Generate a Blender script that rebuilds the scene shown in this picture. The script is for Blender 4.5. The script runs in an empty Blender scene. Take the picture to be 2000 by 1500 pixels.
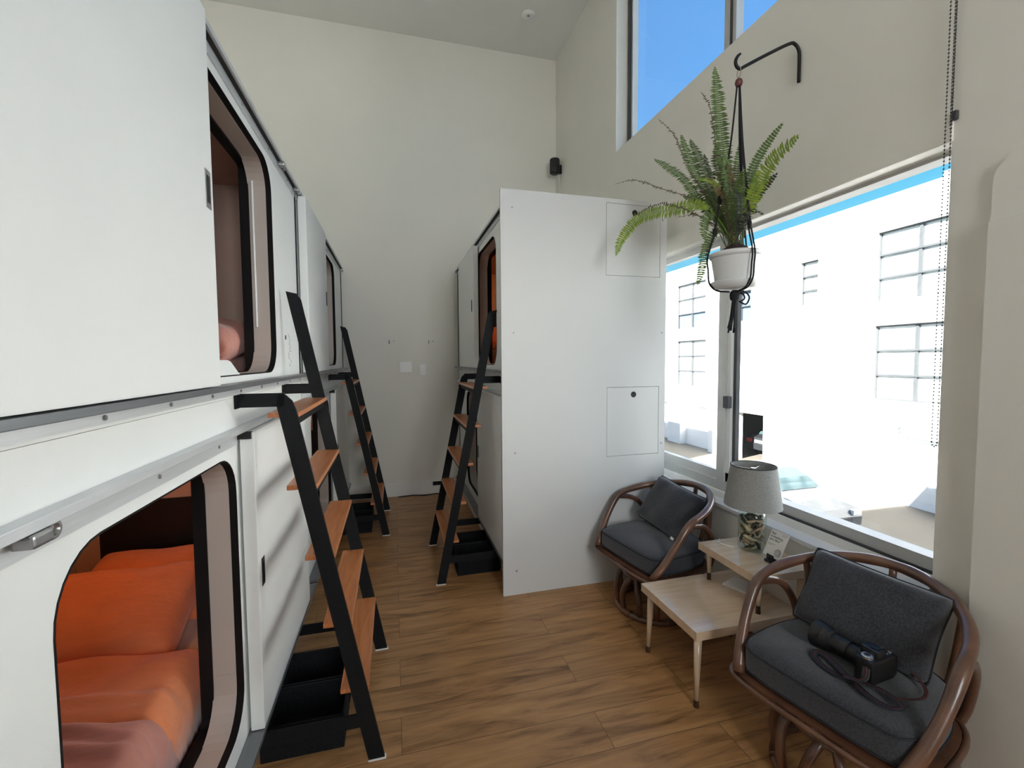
import bpy, bmesh, math, random
from mathutils import Vector, Matrix
random.seed(7)
scene = bpy.context.scene
COL = scene.collection
# ---------------------------------------------------------------- camera
CAM_YAW, CAM_PITCH, CAM_ROLL, CAM_F, CAM_H = .258566, -.054174, -.007033, 871.6, 1.45
cd = bpy.data.cameras.new('camera'); cam = bpy.data.objects.new('camera', cd); COL.objects.link(cam)
cd.sensor_fit = 'HORIZONTAL'; cd.sensor_width = 36; cd.lens = 36 * CAM_F / 2000
cd.clip_start = .02; cd.clip_end = 200
_f = Vector((math.sin(CAM_YAW) * math.cos(CAM_PITCH), math.cos(CAM_YAW) * math.cos(CAM_PITCH), math.sin(CAM_PITCH)))
_r = _f.cross(Vector((0, 0, 1))).normalized(); _u = _r.cross(_f)
_c, _s = math.cos(CAM_ROLL), math.sin(CAM_ROLL)
_r2 = _r * _c + _u * _s; _u2 = -_r * _s + _u * _c
cam.matrix_world = Matrix(((_r2.x, _u2.x, -_f.x, 0), (_r2.y, _u2.y, -_f.y, 0), (_r2.z, _u2.z, -_f.z, CAM_H), (0, 0, 0, 1)))
scene.camera = cam
# ---------------------------------------------------------------- exposure, world, sun, added rear fill
vs = scene.view_settings
vs.view_transform = 'Standard'; vs.look = 'None'; vs.gamma = 1; vs.exposure = 0.18; vs.use_curve_mapping = False
scene.cycles.max_bounces = 10; scene.cycles.diffuse_bounces = 6; scene.cycles.transparent_max_bounces = 16
scene.cycles.sample_clamp_indirect = 12
w = bpy.data.worlds.new('sky'); scene.world = w; w.use_nodes = True
nt = w.node_tree; nt.nodes.clear()
tc = nt.nodes.new('ShaderNodeTexCoord'); sx = nt.nodes.new('ShaderNodeSeparateXYZ'); rp = nt.nodes.new('ShaderNodeValToRGB')
bg = nt.nodes.new('ShaderNodeBackground'); wo = nt.nodes.new('ShaderNodeOutputWorld')
nt.links.new(tc.outputs['Generated'], sx.inputs[0]); nt.links.new(sx.outputs['Z'], rp.inputs[0])
nt.links.new(rp.outputs[0], bg.inputs[0]); nt.links.new(bg.outputs[0], wo.inputs[0])
cr = rp.color_ramp
cr.elements[0].position = .0; cr.elements[0].color = (.30, .66, .86, 1)
cr.elements[1].position = .9; cr.elements[1].color = (.10, .31, .78, 1)
e = cr.elements.new(.28); e.color = (.15, .60, .90, 1)
e = cr.elements.new(.45); e.color = (.15, .43, .92, 1)
bg.inputs[1].default_value = 1.0
sl = bpy.data.lights.new('sun', 'SUN'); sl.energy = SUN_E = 36; sl.angle = .009; sl.color = (1, .98, .95)
sun = bpy.data.objects.new('sun', sl); COL.objects.link(sun)
sun.rotation_euler = Vector((14, 4.9, -7.4)).to_track_quat('-Z', 'Y').to_euler()
# fill lamp added out of view behind the camera, outside the added rear window
al = bpy.data.lights.new('rear_fill_light', 'AREA'); al.shape = 'RECTANGLE'; al.size = 1.0; al.size_y = 2.0; al.energy = 43; al.spread = math.radians(130); al.color = (.93, .97, 1)
ao = bpy.data.objects.new('rear_fill_light', al); COL.objects.link(ao)
ao.location = (.85, -2.75, 2.3); ao.rotation_euler = (math.radians(90), 0, 0)

# ---------------------------------------------------------------- materials
def mat(name, col, rough=.5, metal=0, spec=.5, **k):
    m = bpy.data.materials.new(name); m.use_nodes = True
    n = m.node_tree; b = n.nodes['Principled BSDF']
    b.inputs['Base Color'].default_value = (*col, 1); b.inputs['Roughness'].default_value = rough
    b.inputs['Metallic'].default_value = metal; b.inputs['Specular IOR Level'].default_value = spec
    for kk, v in k.items():
        if kk == 'coat': b.inputs['Coat Weight'].default_value = v; b.inputs['Coat Roughness'].default_value = .12
        if kk == 'sheen': b.inputs['Sheen Weight'].default_value = v
        if kk == 'emit': b.inputs['Emission Color'].default_value = (*col, 1); b.inputs['Emission Strength'].default_value = v
        if kk == 'trans': b.inputs['Transmission Weight'].default_value = v
    return m
def nodes(m): return m.node_tree, m.node_tree.nodes['Principled BSDF']
def noisy(m, scale=8, amt=.08, bump=0, bscale=None, stretch=(1, 1, 1), c2=None):
    """gentle procedural variation of the base colour, optional bump"""
    n, b = nodes(m)
    t = n.nodes.new('ShaderNodeTexCoord'); mp = n.nodes.new('ShaderNodeMapping'); mp.inputs['Scale'].default_value = stretch
    n.links.new(t.outputs['Object'], mp.inputs[0])
    nz = n.nodes.new('ShaderNodeTexNoise'); nz.inputs['Scale'].default_value = scale; nz.inputs['Detail'].default_value = 5
    n.links.new(mp.outputs[0], nz.inputs['Vector'])
    r = n.nodes.new('ShaderNodeValToRGB'); c = b.inputs['Base Color'].default_value
    c2 = c2 or [max(0, x * (1 - 2 * amt)) for x in c[:3]]
    r.color_ramp.elements[0].position = .3; r.color_ramp.elements[1].position = .7
    r.color_ramp.elements[0].color = (*c2, 1); r.color_ramp.elements[1].color = c[:]
    n.links.new(nz.outputs['Fac'], r.inputs[0]); n.links.new(r.outputs[0], b.inputs['Base Color'])
    if bump:
        nb = n.nodes.new('ShaderNodeTexNoise'); nb.inputs['Scale'].default_value = bscale or scale * 4; nb.inputs['Detail'].default_value = 3
        n.links.new(mp.outputs[0], nb.inputs['Vector'])
        bp = n.nodes.new('ShaderNodeBump'); bp.inputs['Strength'].default_value = bump; bp.inputs['Distance'].default_value = .002
        n.links.new(nb.outputs['Fac'], bp.inputs['Height']); n.links.new(bp.outputs[0], b.inputs['Normal'])
    return m
M = {}
M['wall'] = noisy(mat('wall_paint', (.755, .732, .67), .75), 3, .015, .15, 260)
M['ceil'] = noisy(mat('ceiling_paint', (.74, .735, .70), .85), 2, .01, .15, 220)
M['trim'] = noisy(mat('trim_paint', (.78, .765, .73), .45), 3, .01)
M['pod'] = noisy(mat('pod_white_laminate', (.80, .82, .80), .42), 5, .01, .12, 420)
M['panel'] = noisy(mat('panel_white_laminate', (.68, .685, .67), .5), 5, .01, .1, 380)
M['liner'] = noisy(mat('liner_beige', (.50, .44, .39), .5), 6, .02)
M['cabin'] = noisy(mat('cabin_taupe', (.56, .42, .35), .6), 6, .04)
M['alu'] = noisy(mat('brushed_aluminium', (.25, .26, .275), .35, .6), 6, .08, 0, None, (40, 1, 40))
M['alulight'] = noisy(mat('anodised_light_aluminium', (.68, .70, .71), .4, .45), 6, .04, 0, None, (40, 1, 40))
M['steel'] = noisy(mat('screw_steel', (.42, .42, .42), .3, .9), 30, .1)
M['rubber'] = noisy(mat('black_rubber', (.008, .006, .006), .7, spec=.2), 20, .1)
M['black'] = noisy(mat('black_powder_coat', (.008, .009, .010), .6, spec=.2), 60, .1, .1, 500)
M['blackglass'] = noisy(mat('black_screen', (.006, .006, .007), .5), 5, .1)
M['dark'] = noisy(mat('dark_gap', (.02, .02, .02), .8), 10, .1)
M['bin'] = noisy(mat('charcoal_felt', (.014, .015, .017), .95, spec=.2), 90, .25, .3, 400)
M['coral'] = noisy(mat('coral_cotton', (.78, .25, .10), .85, sheen=.3), 20, .03, .5, 11)
M['pink'] = noisy(mat('salmon_cotton', (.58, .24, .185), .85, sheen=.3), 14, .04, .5, 10)
M['mattress'] = noisy(mat('mattress_ticking', (.6, .55, .5), .9), 30, .04)
M['cane'] = noisy(mat('rattan_cane', (.165, .072, .036), .34, spec=.6, coat=.35), 9, .3, .25, 90, (1, 1, 1), (.075, .033, .019))
M['char'] = noisy(mat('charcoal_linen', (.044, .048, .058), .95, sheen=.3), 170, .35, .8, 520)
M['charpipe'] = noisy(mat('charcoal_piping', (.02, .022, .028), .9), 200, .2)
M['blonde'] = noisy(mat('blonde_maple', (.68, .52, .37), .2, coat=.8), 5, .07, .05, 60, (1, 9, 1), (.58, .43, .29))
M['brass'] = noisy(mat('aged_ferrule', (.10, .065, .04), .35, .7), 30, .2)
M['shade'] = noisy(mat('grey_linen_shade', (.31, .31, .295), .95), 160, .14, .5, 500)
M['white'] = noisy(mat('white_plastic', (.75, .75, .73), .35), 6, .01)
M['pot'] = noisy(mat('grey_white_pot', (.66, .67, .66), .45), 6, .03)
M['terra'] = noisy(mat('saucer_terracotta', (.55, .44, .38), .7), 10, .05)
M['soil'] = noisy(mat('soil', (.05, .025, .02), 1), 60, .4, 1, 120)
M['cord'] = noisy(mat('black_macrame_cord', (.014, .015, .018), .85), 300, .3, .5, 700)
M['iron'] = noisy(mat('black_iron', (.012, .012, .013), .45, .3), 40, .2)
M['bead'] = noisy(mat('red_brown_bead', (.16, .05, .04), .5), 30, .15)
M['wire'] = noisy(mat('copper_wire', (.5, .35, .28), .35, .8), 30, .1)
M['chain'] = noisy(mat('bead_chain', (.02, .02, .022), .5), 40, .1)
M['fern0'] = noisy(mat('fern_yellow_green', (.27, .37, .035), .6), 40, .15, c2=(.16, .26, .025))
M['fern1'] = noisy(mat('fern_mid_green', (.125, .195, .045), .6), 40, .2, c2=(.065, .115, .03))
M['fern2'] = noisy(mat('fern_drying_green', (.07, .09, .045), .7), 40, .2, c2=(.13, .07, .045))
M['fern3'] = noisy(mat('fern_dark_green', (.04, .055, .032), .7), 40, .2)
M['fern4'] = noisy(mat('fern_brown_dead', (.17, .075, .045), .8), 40, .2, c2=(.10, .11, .04))
M['paper'] = noisy(mat('card_paper', (.72, .71, .68), .7), 10, .01)
M['ink'] = noisy(mat('black_ink', (.02, .02, .02), .7), 10, .1)
M['greyink'] = noisy(mat('grey_ink', (.28, .28, .28), .7), 10, .1)
M['camera'] = noisy(mat('camera_black', (.010, .010, .011), .38), 80, .2, .3, 400)
M['lens'] = noisy(mat('lens_glass', (.01, .015, .03), .05, spec=.9, coat=.8), 4, .1)
M['silver'] = noisy(mat('camera_silver', (.45, .50, .55), .25, .8), 20, .1)
M['red'] = noisy(mat('strap_red', (.06, .012, .012), .7), 40, .15)
M['sillw'] = noisy(mat('gloss_sill_paint', (.80, .80, .80), .22, coat=.6), 4, .01)
M['frame'] = noisy(mat('window_aluminium', (.55, .55, .53), .45, .2), 10, .03)
M['framedark'] = noisy(mat('window_gasket_and_shadow', (.05, .05, .055), .5), 10, .1)
M['stucco'] = noisy(mat('white_stucco', (.80, .80, .79), .9), 2, .02, .3, 60)
M['garage'] = noisy(mat('garage_door', (.74, .75, .76), .6), 2, .02)
M['frame_out'] = noisy(mat('far_window_frame', (.052, .057, .06), .5), 2, .02)
M['pane_white'] = noisy(mat('far_pane_blind', (.70, .72, .72), .3), 1, .03)
M['pane_blue'] = noisy(mat('far_pane_dark', (.10, .15, .22), .12), 1, .15)
M['concrete'] = noisy(mat('alley_concrete', (.155, .135, .105), .95), .8, .08, .3, 60)
M['carwhite'] = noisy(mat('car_silver_paint', (.11, .115, .12), .35, .0, coat=.6), 2, .02)
M['cardark'] = noisy(mat('car_dark_paint', (.03, .032, .035), .3, .3, coat=.4), 2, .05)
M['carglass'] = noisy(mat('car_glass', (.10, .16, .17), .08), 2, .1)
M['tail'] = noisy(mat('tail_light_red', (.45, .03, .03), .3), 4, .1)
M['tyre'] = noisy(mat('tyre', (.02, .02, .02), .9), 20, .1)
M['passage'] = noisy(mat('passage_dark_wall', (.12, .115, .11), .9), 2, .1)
M['led'] = mat('warm_led', (1, .42, .16), emit=85)
def glassmat(name, tint, gl):
    m = bpy.data.materials.new(name); m.use_nodes = True; n = m.node_tree; n.nodes.clear()
    o = n.nodes.new('ShaderNodeOutputMaterial'); mx = n.nodes.new('ShaderNodeMixShader'); t = n.nodes.new('ShaderNodeBsdfTransparent')
    g = n.nodes.new('ShaderNodeBsdfGlossy'); lw = n.nodes.new('ShaderNodeLayerWeight'); fr = n.nodes.new('ShaderNodeMapRange'); n.links.new(lw.outputs['Facing'], fr.inputs[0]); fr.inputs[1].default_value = .35; fr.inputs[3].default_value = .03; fr.inputs[4].default_value = gl
    t.inputs[0].default_value = (*tint, 1); g.inputs['Roughness'].default_value = .02
    n.links.new(fr.outputs[0], mx.inputs[0]); n.links.new(t.outputs[0], mx.inputs[1]); n.links.new(g.outputs[0], mx.inputs[2]); n.links.new(mx.outputs[0], o.inputs[0])
    return m
M['glass'] = glassmat('window_glass', (.985, .993, .99), .22)
def translucent(name, c, k):
    m = bpy.data.materials.new(name); m.use_nodes = True; n = m.node_tree; n.nodes.clear()
    o = n.nodes.new('ShaderNodeOutputMaterial'); mx = n.nodes.new('ShaderNodeMixShader'); a = n.nodes.new('ShaderNodeBsdfDiffuse'); b = n.nodes.new('ShaderNodeBsdfTranslucent')
    a.inputs[0].default_value = (*c, 1); b.inputs[0].default_value = (*c, 1); mx.inputs[0].default_value = k
    n.links.new(a.outputs[0], mx.inputs[1]); n.links.new(b.outputs[0], mx.inputs[2]); n.links.new(mx.outputs[0], o.inputs[0]); return m
M['hem'] = translucent('white_blind_hem', (.97, .965, .95), .85)
M['jar'] = glassmat('green_jar_glass', (.90, .97, .93), .5)
for k_ in ('coral', 'pink'):
    for n_ in M[k_].node_tree.nodes:
        if n_.bl_idname == 'ShaderNodeBump': n_.inputs['Distance'].default_value = .012; n_.inputs['Strength'].default_value = .55
        if n_.bl_idname == 'ShaderNodeMapping': n_.inputs['Scale'].default_value = (1, 2.6, 1.5)
# timber treads
def wood(name, c1, c2, axis_scale, rough=.35, coat=.3):
    m = mat(name, c1, rough, coat=coat); n, b = nodes(m)
    t = n.nodes.new('ShaderNodeTexCoord'); mp = n.nodes.new('ShaderNodeMapping'); mp.inputs['Scale'].default_value = axis_scale
    wv = n.nodes.new('ShaderNodeTexNoise'); wv.inputs['Scale'].default_value = 3; wv.inputs['Detail'].default_value = 8; wv.inputs['Distortion'].default_value = 1.2
    r = n.nodes.new('ShaderNodeValToRGB'); r.color_ramp.elements[0].position = .32; r.color_ramp.elements[1].position = .68
    r.color_ramp.elements[0].color = (*c1, 1); r.color_ramp.elements[1].color = (*c2, 1)
    n.links.new(t.outputs['Object'], mp.inputs[0]); n.links.new(mp.outputs[0], wv.inputs['Vector'])
    n.links.new(wv.outputs['Fac'], r.inputs[0]); n.links.new(r.outputs[0], b.inputs['Base Color'])
    return m
M['tread'] = wood('oiled_timber_tread', (.40, .13, .040), (.56, .21, .075), (18, 1.6, 18))
# plank floor: boards run along X
def floormat():
    m = mat('oak_plank_floor', (.3, .17, .09), .38, spec=.45); n, b = nodes(m)
    t = n.nodes.new('ShaderNodeTexCoord')
    br = n.nodes.new('ShaderNodeTexBrick'); br.offset = .37; br.squash = 1
    br.inputs['Scale'].default_value = 1; br.inputs['Brick Width'].default_value = 1.22; br.inputs['Row Height'].default_value = .18
    br.inputs['Mortar Size'].default_value = .0012; br.inputs['Mortar Smooth'].default_value = .3
    br.inputs['Color1'].default_value = (.0, .0, .0, 1); br.inputs['Color2'].default_value = (1, 1, 1, 1); br.inputs['Mortar'].default_value = (.5, .5, .5, 1)
    n.links.new(t.outputs['Object'], br.inputs['Vector'])
    # offset the grain per board
    ad = n.nodes.new('ShaderNodeVectorMath'); ad.operation = 'MULTIPLY_ADD'
    ad.inputs[1].default_value = (7.3, 4.1, 9.7); n.links.new(br.outputs['Color'], ad.inputs[0]); n.links.new(t.outputs['Object'], ad.inputs[2])
    mp = n.nodes.new('ShaderNodeMapping'); mp.inputs['Scale'].default_value = (1.1, 9, 1); n.links.new(ad.outputs[0], mp.inputs[0])
    g = n.nodes.new('ShaderNodeTexNoise'); g.inputs['Scale'].default_value = 2.2; g.inputs['Detail'].default_value = 9; g.inputs['Roughness'].default_value = .62; g.inputs['Distortion'].default_value = .9
    n.links.new(mp.outputs[0], g.inputs['Vector'])
    r = n.nodes.new('ShaderNodeValToRGB'); r.color_ramp.elements[0].position = .30; r.color_ramp.elements[1].position = .72
    r.color_ramp.elements[0].color = (.18, .083, .029, 1); r.color_ramp.elements[1].color = (.53, .29, .12, 1)
    e = r.color_ramp.elements.new(.5); e.color = (.395, .205, .082, 1)
    n.links.new(g.outputs['Fac'], r.inputs[0])
    mx = n.nodes.new('ShaderNodeMix'); mx.data_type = 'RGBA'; mx.blend_type = 'MULTIPLY'; mx.inputs[0].default_value = .35
    r2 = n.nodes.new('ShaderNodeValToRGB'); r2.color_ramp.elements[0].color = (.72, .70, .66, 1); r2.color_ramp.elements[1].color = (1.1, 1.1, 1.1, 1)
    n.links.new(br.outputs['Color'], r2.inputs[0]); n.links.new(r.outputs[0], mx.inputs[6]); n.links.new(r2.outputs[0], mx.inputs[7])
    m2 = n.nodes.new('ShaderNodeMix'); m2.data_type = 'RGBA'; m2.inputs[7].default_value = (.09, .045, .02, 1)
    n.links.new(br.outputs['Fac'], m2.inputs[0]); n.links.new(mx.outputs[2], m2.inputs[6]); n.links.new(m2.outputs[2], b.inputs['Base Color'])
    bp = n.nodes.new('ShaderNodeBump'); bp.inputs['Strength'].default_value = .12; bp.inputs['Distance'].default_value = .001
    n.links.new(g.outputs['Fac'], bp.inputs['Height']); n.links.new(bp.outputs[0], b.inputs['Normal'])
    return m
M['floor'] = floormat()

# ---------------------------------------------------------------- helpers
def wm(o):
    m = o.matrix_basis.copy()
    return wm(o.parent) @ m if o.parent else m
def thing(name, label, cat, loc=(0, 0, 0), rotz=0, group=None):
    o = bpy.data.objects.new(name, None); COL.objects.link(o); o.empty_display_size = .1
    o.location = loc; o.rotation_euler = (0, 0, rotz); o['label'] = label; o['category'] = cat
    if group: o['group'] = group
    return o
def tag(o, label, cat, group=None):
    o['label'] = label; o['category'] = cat
    if group: o['group'] = group
    return o
def obj(name, bm, m, parent=None, local=False, smooth=False, origin=None, label=None, kind=None):
    """link bm as one mesh object; vertices are in world space unless local"""
    bmesh.ops.recalc_face_normals(bm, faces=bm.faces[:])
    if parent is not None and not local: bm.transform(wm(parent).inverted())
    if origin is not None: bm.transform(Matrix.Translation(-Vector(origin)))
    me = bpy.data.meshes.new(name); bm.to_mesh(me); bm.free()
    if smooth:
        for p in me.polygons: p.use_smooth = True
    for mm in (m if isinstance(m, (list, tuple)) else [m]): me.materials.append(mm)
    o = bpy.data.objects.new(name, me); COL.objects.link(o)
    if origin is not None: o.location = origin
    if parent is not None: o.parent = parent
    if label: o['label'] = label
    if kind: o['kind'] = kind
    return o
def struct(name, bm, m, parent=None, smooth=False):
    o = obj(name, bm, m, parent, smooth=smooth)
    if parent is None: o['kind'] = 'structure'
    return o
def BM(): return bmesh.new()
def box(bm, x0, x1, y0, y1, z0, z1, bev=0, mi=0):
    x0, x1 = sorted((x0, x1)); y0, y1 = sorted((y0, y1)); z0, z1 = sorted((z0, z1))
    r = bmesh.ops.create_cube(bm, size=1)['verts']
    for v in r: v.co = Vector(((x0 + x1) / 2 + v.co.x * (x1 - x0), (y0 + y1) / 2 + v.co.y * (y1 - y0), (z0 + z1) / 2 + v.co.z * (z1 - z0)))
    fs = {f for v in r for f in v.link_faces}
    if bev:
        es = {e for v in r for e in v.link_edges}
        q = bmesh.ops.bevel(bm, geom=list(es), offset=bev, segments=2, affect='EDGES', profile=.7)
        fs = set(q['faces']) | {f for f in fs if f.is_valid}
    if mi:
        for f in fs: f.material_index = mi
    return bm
def smooth_path(pts, n=8, closed=False):
    pts = [Vector(p) for p in pts]; out = []; L = len(pts)
    rng = range(L if closed else L - 1)
    for i in rng:
        p1, p2 = pts[i], pts[(i + 1) % L]
        p0 = pts[i - 1] if (closed or i > 0) else p1 * 2 - p2
        p3 = pts[(i + 2) % L] if (closed or i + 2 < L) else p2 * 2 - p1
        for k in range(n):
            t = k / n
            out.append(.5 * ((2 * p1) + (p2 - p0) * t + (2 * p0 - 5 * p1 + 4 * p2 - p3) * t * t + (3 * p1 - p0 - 3 * p2 + p3) * t ** 3))
    if not closed: out.append(pts[-1])
    return out
def tube(bm, pts, r, seg=8, closed=False, mi=0, flat=1.0, up=None):
    """sweep a circle (or ellipse) along pts; r may be a function of 0..1"""
    pts = [Vector(p) for p in pts]; n = len(pts); rings = []; prev = None
    for i, p in enumerate(pts):
        a = pts[i - 1] if (i > 0 or closed) else p
        b = pts[(i + 1) % n] if (i < n - 1 or closed) else p
        t = (b - a).normalized()
        if up is not None: s = t.cross(Vector(up)).normalized()
        elif prev is None:
            q = Vector((0, 0, 1)) if abs(t.z) < .9 else Vector((1, 0, 0)); s = t.cross(q).normalized()
        else: s = (prev - t * prev.dot(t)).normalized()
        prev = s; u = s.cross(t)
        rr = r(i / max(1, n - 1)) if callable(r) else r
        rings.append([bm.verts.new(p + (s * math.cos(2 * math.pi * k / seg) + u * math.sin(2 * math.pi * k / seg) * flat) * rr) for k in range(seg)])
    fs = []
    for i in range(n if closed else n - 1):
        A, B = rings[i], rings[(i + 1) % n]
        for k in range(seg): fs.append(bm.faces.new((A[k], A[(k + 1) % seg], B[(k + 1) % seg], B[k])))
    if not closed: fs += [bm.faces.new(rings[0][::-1]), bm.faces.new(rings[-1])]
    for f in fs: f.material_index = mi
    return bm
def lathe(bm, prof, c=(0, 0, 0), seg=32, mi=0, closed=True):
    """prof: list of (r, z); closed adds caps"""
    rings = [[bm.verts.new((c[0] + r * math.cos(2 * math.pi * k / seg), c[1] + r * math.sin(2 * math.pi * k / seg), c[2] + z)) for k in range(seg)] for r, z in prof]
    fs = []
    for a, b in zip(rings, rings[1:]):
        for k in range(seg): fs.append(bm.faces.new((a[k], a[(k + 1) % seg], b[(k + 1) % seg], b[k])))
    if closed: fs += [bm.faces.new(rings[0][::-1]), bm.faces.new(rings[-1])]
    for f in fs: f.material_index = mi
    return bm
def prism(bm, pts, depth, axis):
    """extrude polygon pts (3D) by vector depth"""
    a = [bm.verts.new(p) for p in pts]; b = [bm.verts.new(Vector(p) + Vector(depth)) for p in pts]
    bm.faces.new(a); bm.faces.new(b[::-1])
    for i in range(len(a)): bm.faces.new((a[i], a[(i + 1) % len(a)], b[(i + 1) % len(a)], b[i]))
    return bm
def cyl(bm, a, b, r, seg=16): return tube(bm, [a, b], r, seg)
def rrect(y0, y1, z0, z1, r, n=7):
    out = []
    for cy, cz, a0 in ((y1 - r, z1 - r, 0), (y0 + r, z1 - r, 90), (y0 + r, z0 + r, 180), (y1 - r, z0 + r, 270)):
        for k in range(n + 1):
            a = math.radians(a0 + 90 * k / n); out.append((cy + r * math.cos(a), cz + r * math.sin(a)))
    return out
def loft_ring(bm, la, lb, xa, xb, mi=0):
    """solid ring: outer loop la, inner loop lb (same count, (y,z) pairs) between x=xa and x=xb"""
    n = len(la)
    L = [[bm.verts.new((x, y, z)) for y, z in l] for l, x in ((la, xa), (la, xb), (lb, xb), (lb, xa))]
    for j in range(4):
        A, B = L[j], L[(j + 1) % 4]
        for i in range(n):
            q = [A[i], A[(i + 1) % n], B[(i + 1) % n], B[i]]
            bm.faces.new(q).material_index = mi
    bmesh.ops.remove_doubles(bm, verts=bm.verts[:], dist=1e-6)
    bmesh.ops.dissolve_degenerate(bm, edges=bm.edges[:], dist=1e-7)
    return bm
def rect_for(y0, y1, z0, z1, n=7):
    out = []
    for cy, cz in ((y1, z1), (y0, z1), (y0, z0), (y1, z0)): out += [(cy, cz)] * (n + 1)
    return out
def holewall(bm, axis, a0, a1, us, vs_, holes):
    """slab between a0,a1 on axis ('x' or 'y'), outer rect us x vs_, rectangular holes (u0,u1,v0,v1)"""
    U = sorted({us[0], us[1], *[h[0] for h in holes], *[h[1] for h in holes]}); V = sorted({vs_[0], vs_[1], *[h[2] for h in holes], *[h[3] for h in holes]})
    U = [u for u in U if us[0] <= u <= us[1]]; V = [v for v in V if vs_[0] <= v <= vs_[1]]
    solid = {}
    for i in range(len(U) - 1):
        for j in range(len(V) - 1):
            cu, cv = (U[i] + U[i + 1]) / 2, (V[j] + V[j + 1]) / 2
            solid[i, j] = not any(h[0] < cu < h[1] and h[2] < cv < h[3] for h in holes)
    vc = {}
    def P(a, u, v):
        k = (a, round(u, 5), round(v, 5))
        if k not in vc: vc[k] = bm.verts.new((a, u, v) if axis == 'x' else (u, a, v))
        return vc[k]
    for (i, j), s in solid.items():
        if not s: continue
        u0, u1, v0, v1 = U[i], U[i + 1], V[j], V[j + 1]
        for a in (a0, a1): bm.faces.new((P(a, u0, v0), P(a, u1, v0), P(a, u1, v1), P(a, u0, v1)))
        for di, dj, e in ((-1, 0, ((u0, v0), (u0, v1))), (1, 0, ((u1, v0), (u1, v1))), (0, -1, ((u0, v0), (u1, v0))), (0, 1, ((u0, v1), (u1, v1)))):
            if not solid.get((i + di, j + dj), False):
                bm.faces.new((P(a0, *e[0]), P(a0, *e[1]), P(a1, *e[1]), P(a1, *e[0])))
    return bm
def pillow_mesh(bm, w, h, t, n=18, seed=0, wr=.006, pinch=.10, power=.5):
    """cushion lying in the XY plane, w along x, h along y, thickness t"""
    rnd = random.Random(seed); ph = [rnd.uniform(0, 6) for _ in range(8)]
    g = {}
    for s in (1, -1):
        for i in range(n + 1):
            for j in range(n + 1):
                u, v = -1 + 2 * i / n, -1 + 2 * j / n
                edge = i in (0, n) or j in (0, n)
                if edge and s == -1: g[s, i, j] = g[1, i, j]; continue
                cr_ = 1 - .045 * (u * v) ** 6; x = w / 2 * u * (1 - pinch * (1 - v * v) * abs(u) ** 3 * .6) * cr_; y = h / 2 * v * (1 - pinch * (1 - u * u) * abs(v) ** 3 * .6) * cr_
                z = s * t / 2 * ((1 - u ** 4) * (1 - v ** 4)) ** power
                if not edge: z += wr * (math.sin(5 * u + 3 * v + ph[0]) * math.sin(4 * v - 2 * u + ph[1]) + .7 * math.sin(11 * u - 6 * v + ph[2]) * (abs(u * v)))
                g[s, i, j] = bm.verts.new((x, y, z))
    for s in (1, -1):
        for i in range(n):
            for j in range(n): bm.faces.new((g[s, i, j], g[s, i + 1, j], g[s, i + 1, j + 1], g[s, i, j + 1]))
    return bm
def blanket(bm, x0, x1, y0, y1, z0, z1, f, nx=36, ny=44):
    """soft box with its top at z1 + f(u, v), rounded down to z0 at the rim"""
    g = {}
    for i in range(nx + 1):
        for j in range(ny + 1):
            u, v = i / nx, j / ny
            e = min(u, 1 - u) * (x1 - x0); e2 = min(v, 1 - v) * (y1 - y0); R = .075
            k = 1
            for q in (e, e2):
                if q < R: k *= math.sqrt(max(0, 1 - ((R - q) / R) ** 2))
            g[i, j] = bm.verts.new((x0 + u * (x1 - x0), y0 + v * (y1 - y0), z0 + (z1 + f(u, v) - z0) * k))
    b = {}
    for i in range(nx + 1):
        for j in range(ny + 1):
            b[i, j] = g[i, j] if (i in (0, nx) or j in (0, ny)) else None
    for i in range(nx):
        for j in range(ny): bm.faces.new((g[i, j], g[i + 1, j], g[i + 1, j + 1], g[i, j + 1]))
    rim = [g[i, 0] for i in range(nx)] + [g[nx, j] for j in range(ny)] + [g[i, ny] for i in range(nx, 0, -1)] + [g[0, j] for j in range(ny, 0, -1)]
    bm.faces.new(rim[::-1])
    return bm
def text_mesh(s, size, m, name, parent, mw, align='LEFT'):
    cu = bpy.data.curves.new(name, 'FONT'); cu.body = s; cu.size = size; cu.align_x = align; cu.extrude = .0002; cu.space_line = .9
    o = bpy.data.objects.new(name, cu); COL.objects.link(o)
    me = bpy.data.meshes.new_from_object(o.evaluated_get(bpy.context.evaluated_depsgraph_get()))
    bpy.data.objects.remove(o)
    me.transform(mw); 
    if parent: me.transform(wm(parent).inverted())
    me.materials.clear(); me.materials.append(m)
    q = bpy.data.objects.new(name, me); COL.objects.link(q); q.parent = parent
    return q
def dup(root, loc=None, rotz=None, label=None, group=None):
    r = root.copy(); COL.objects.link(r)
    if loc is not None: r.location = loc
    if rotz is not None: r.rotation_euler = (0, 0, rotz)
    if label: r['label'] = label
    if group: r['group'] = group
    for ch in list(root.children):
        c = ch.copy(); COL.objects.link(c); c.parent = r
        for g in ch.children:
            d = g.copy(); COL.objects.link(d); d.parent = c
    return r
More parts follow.
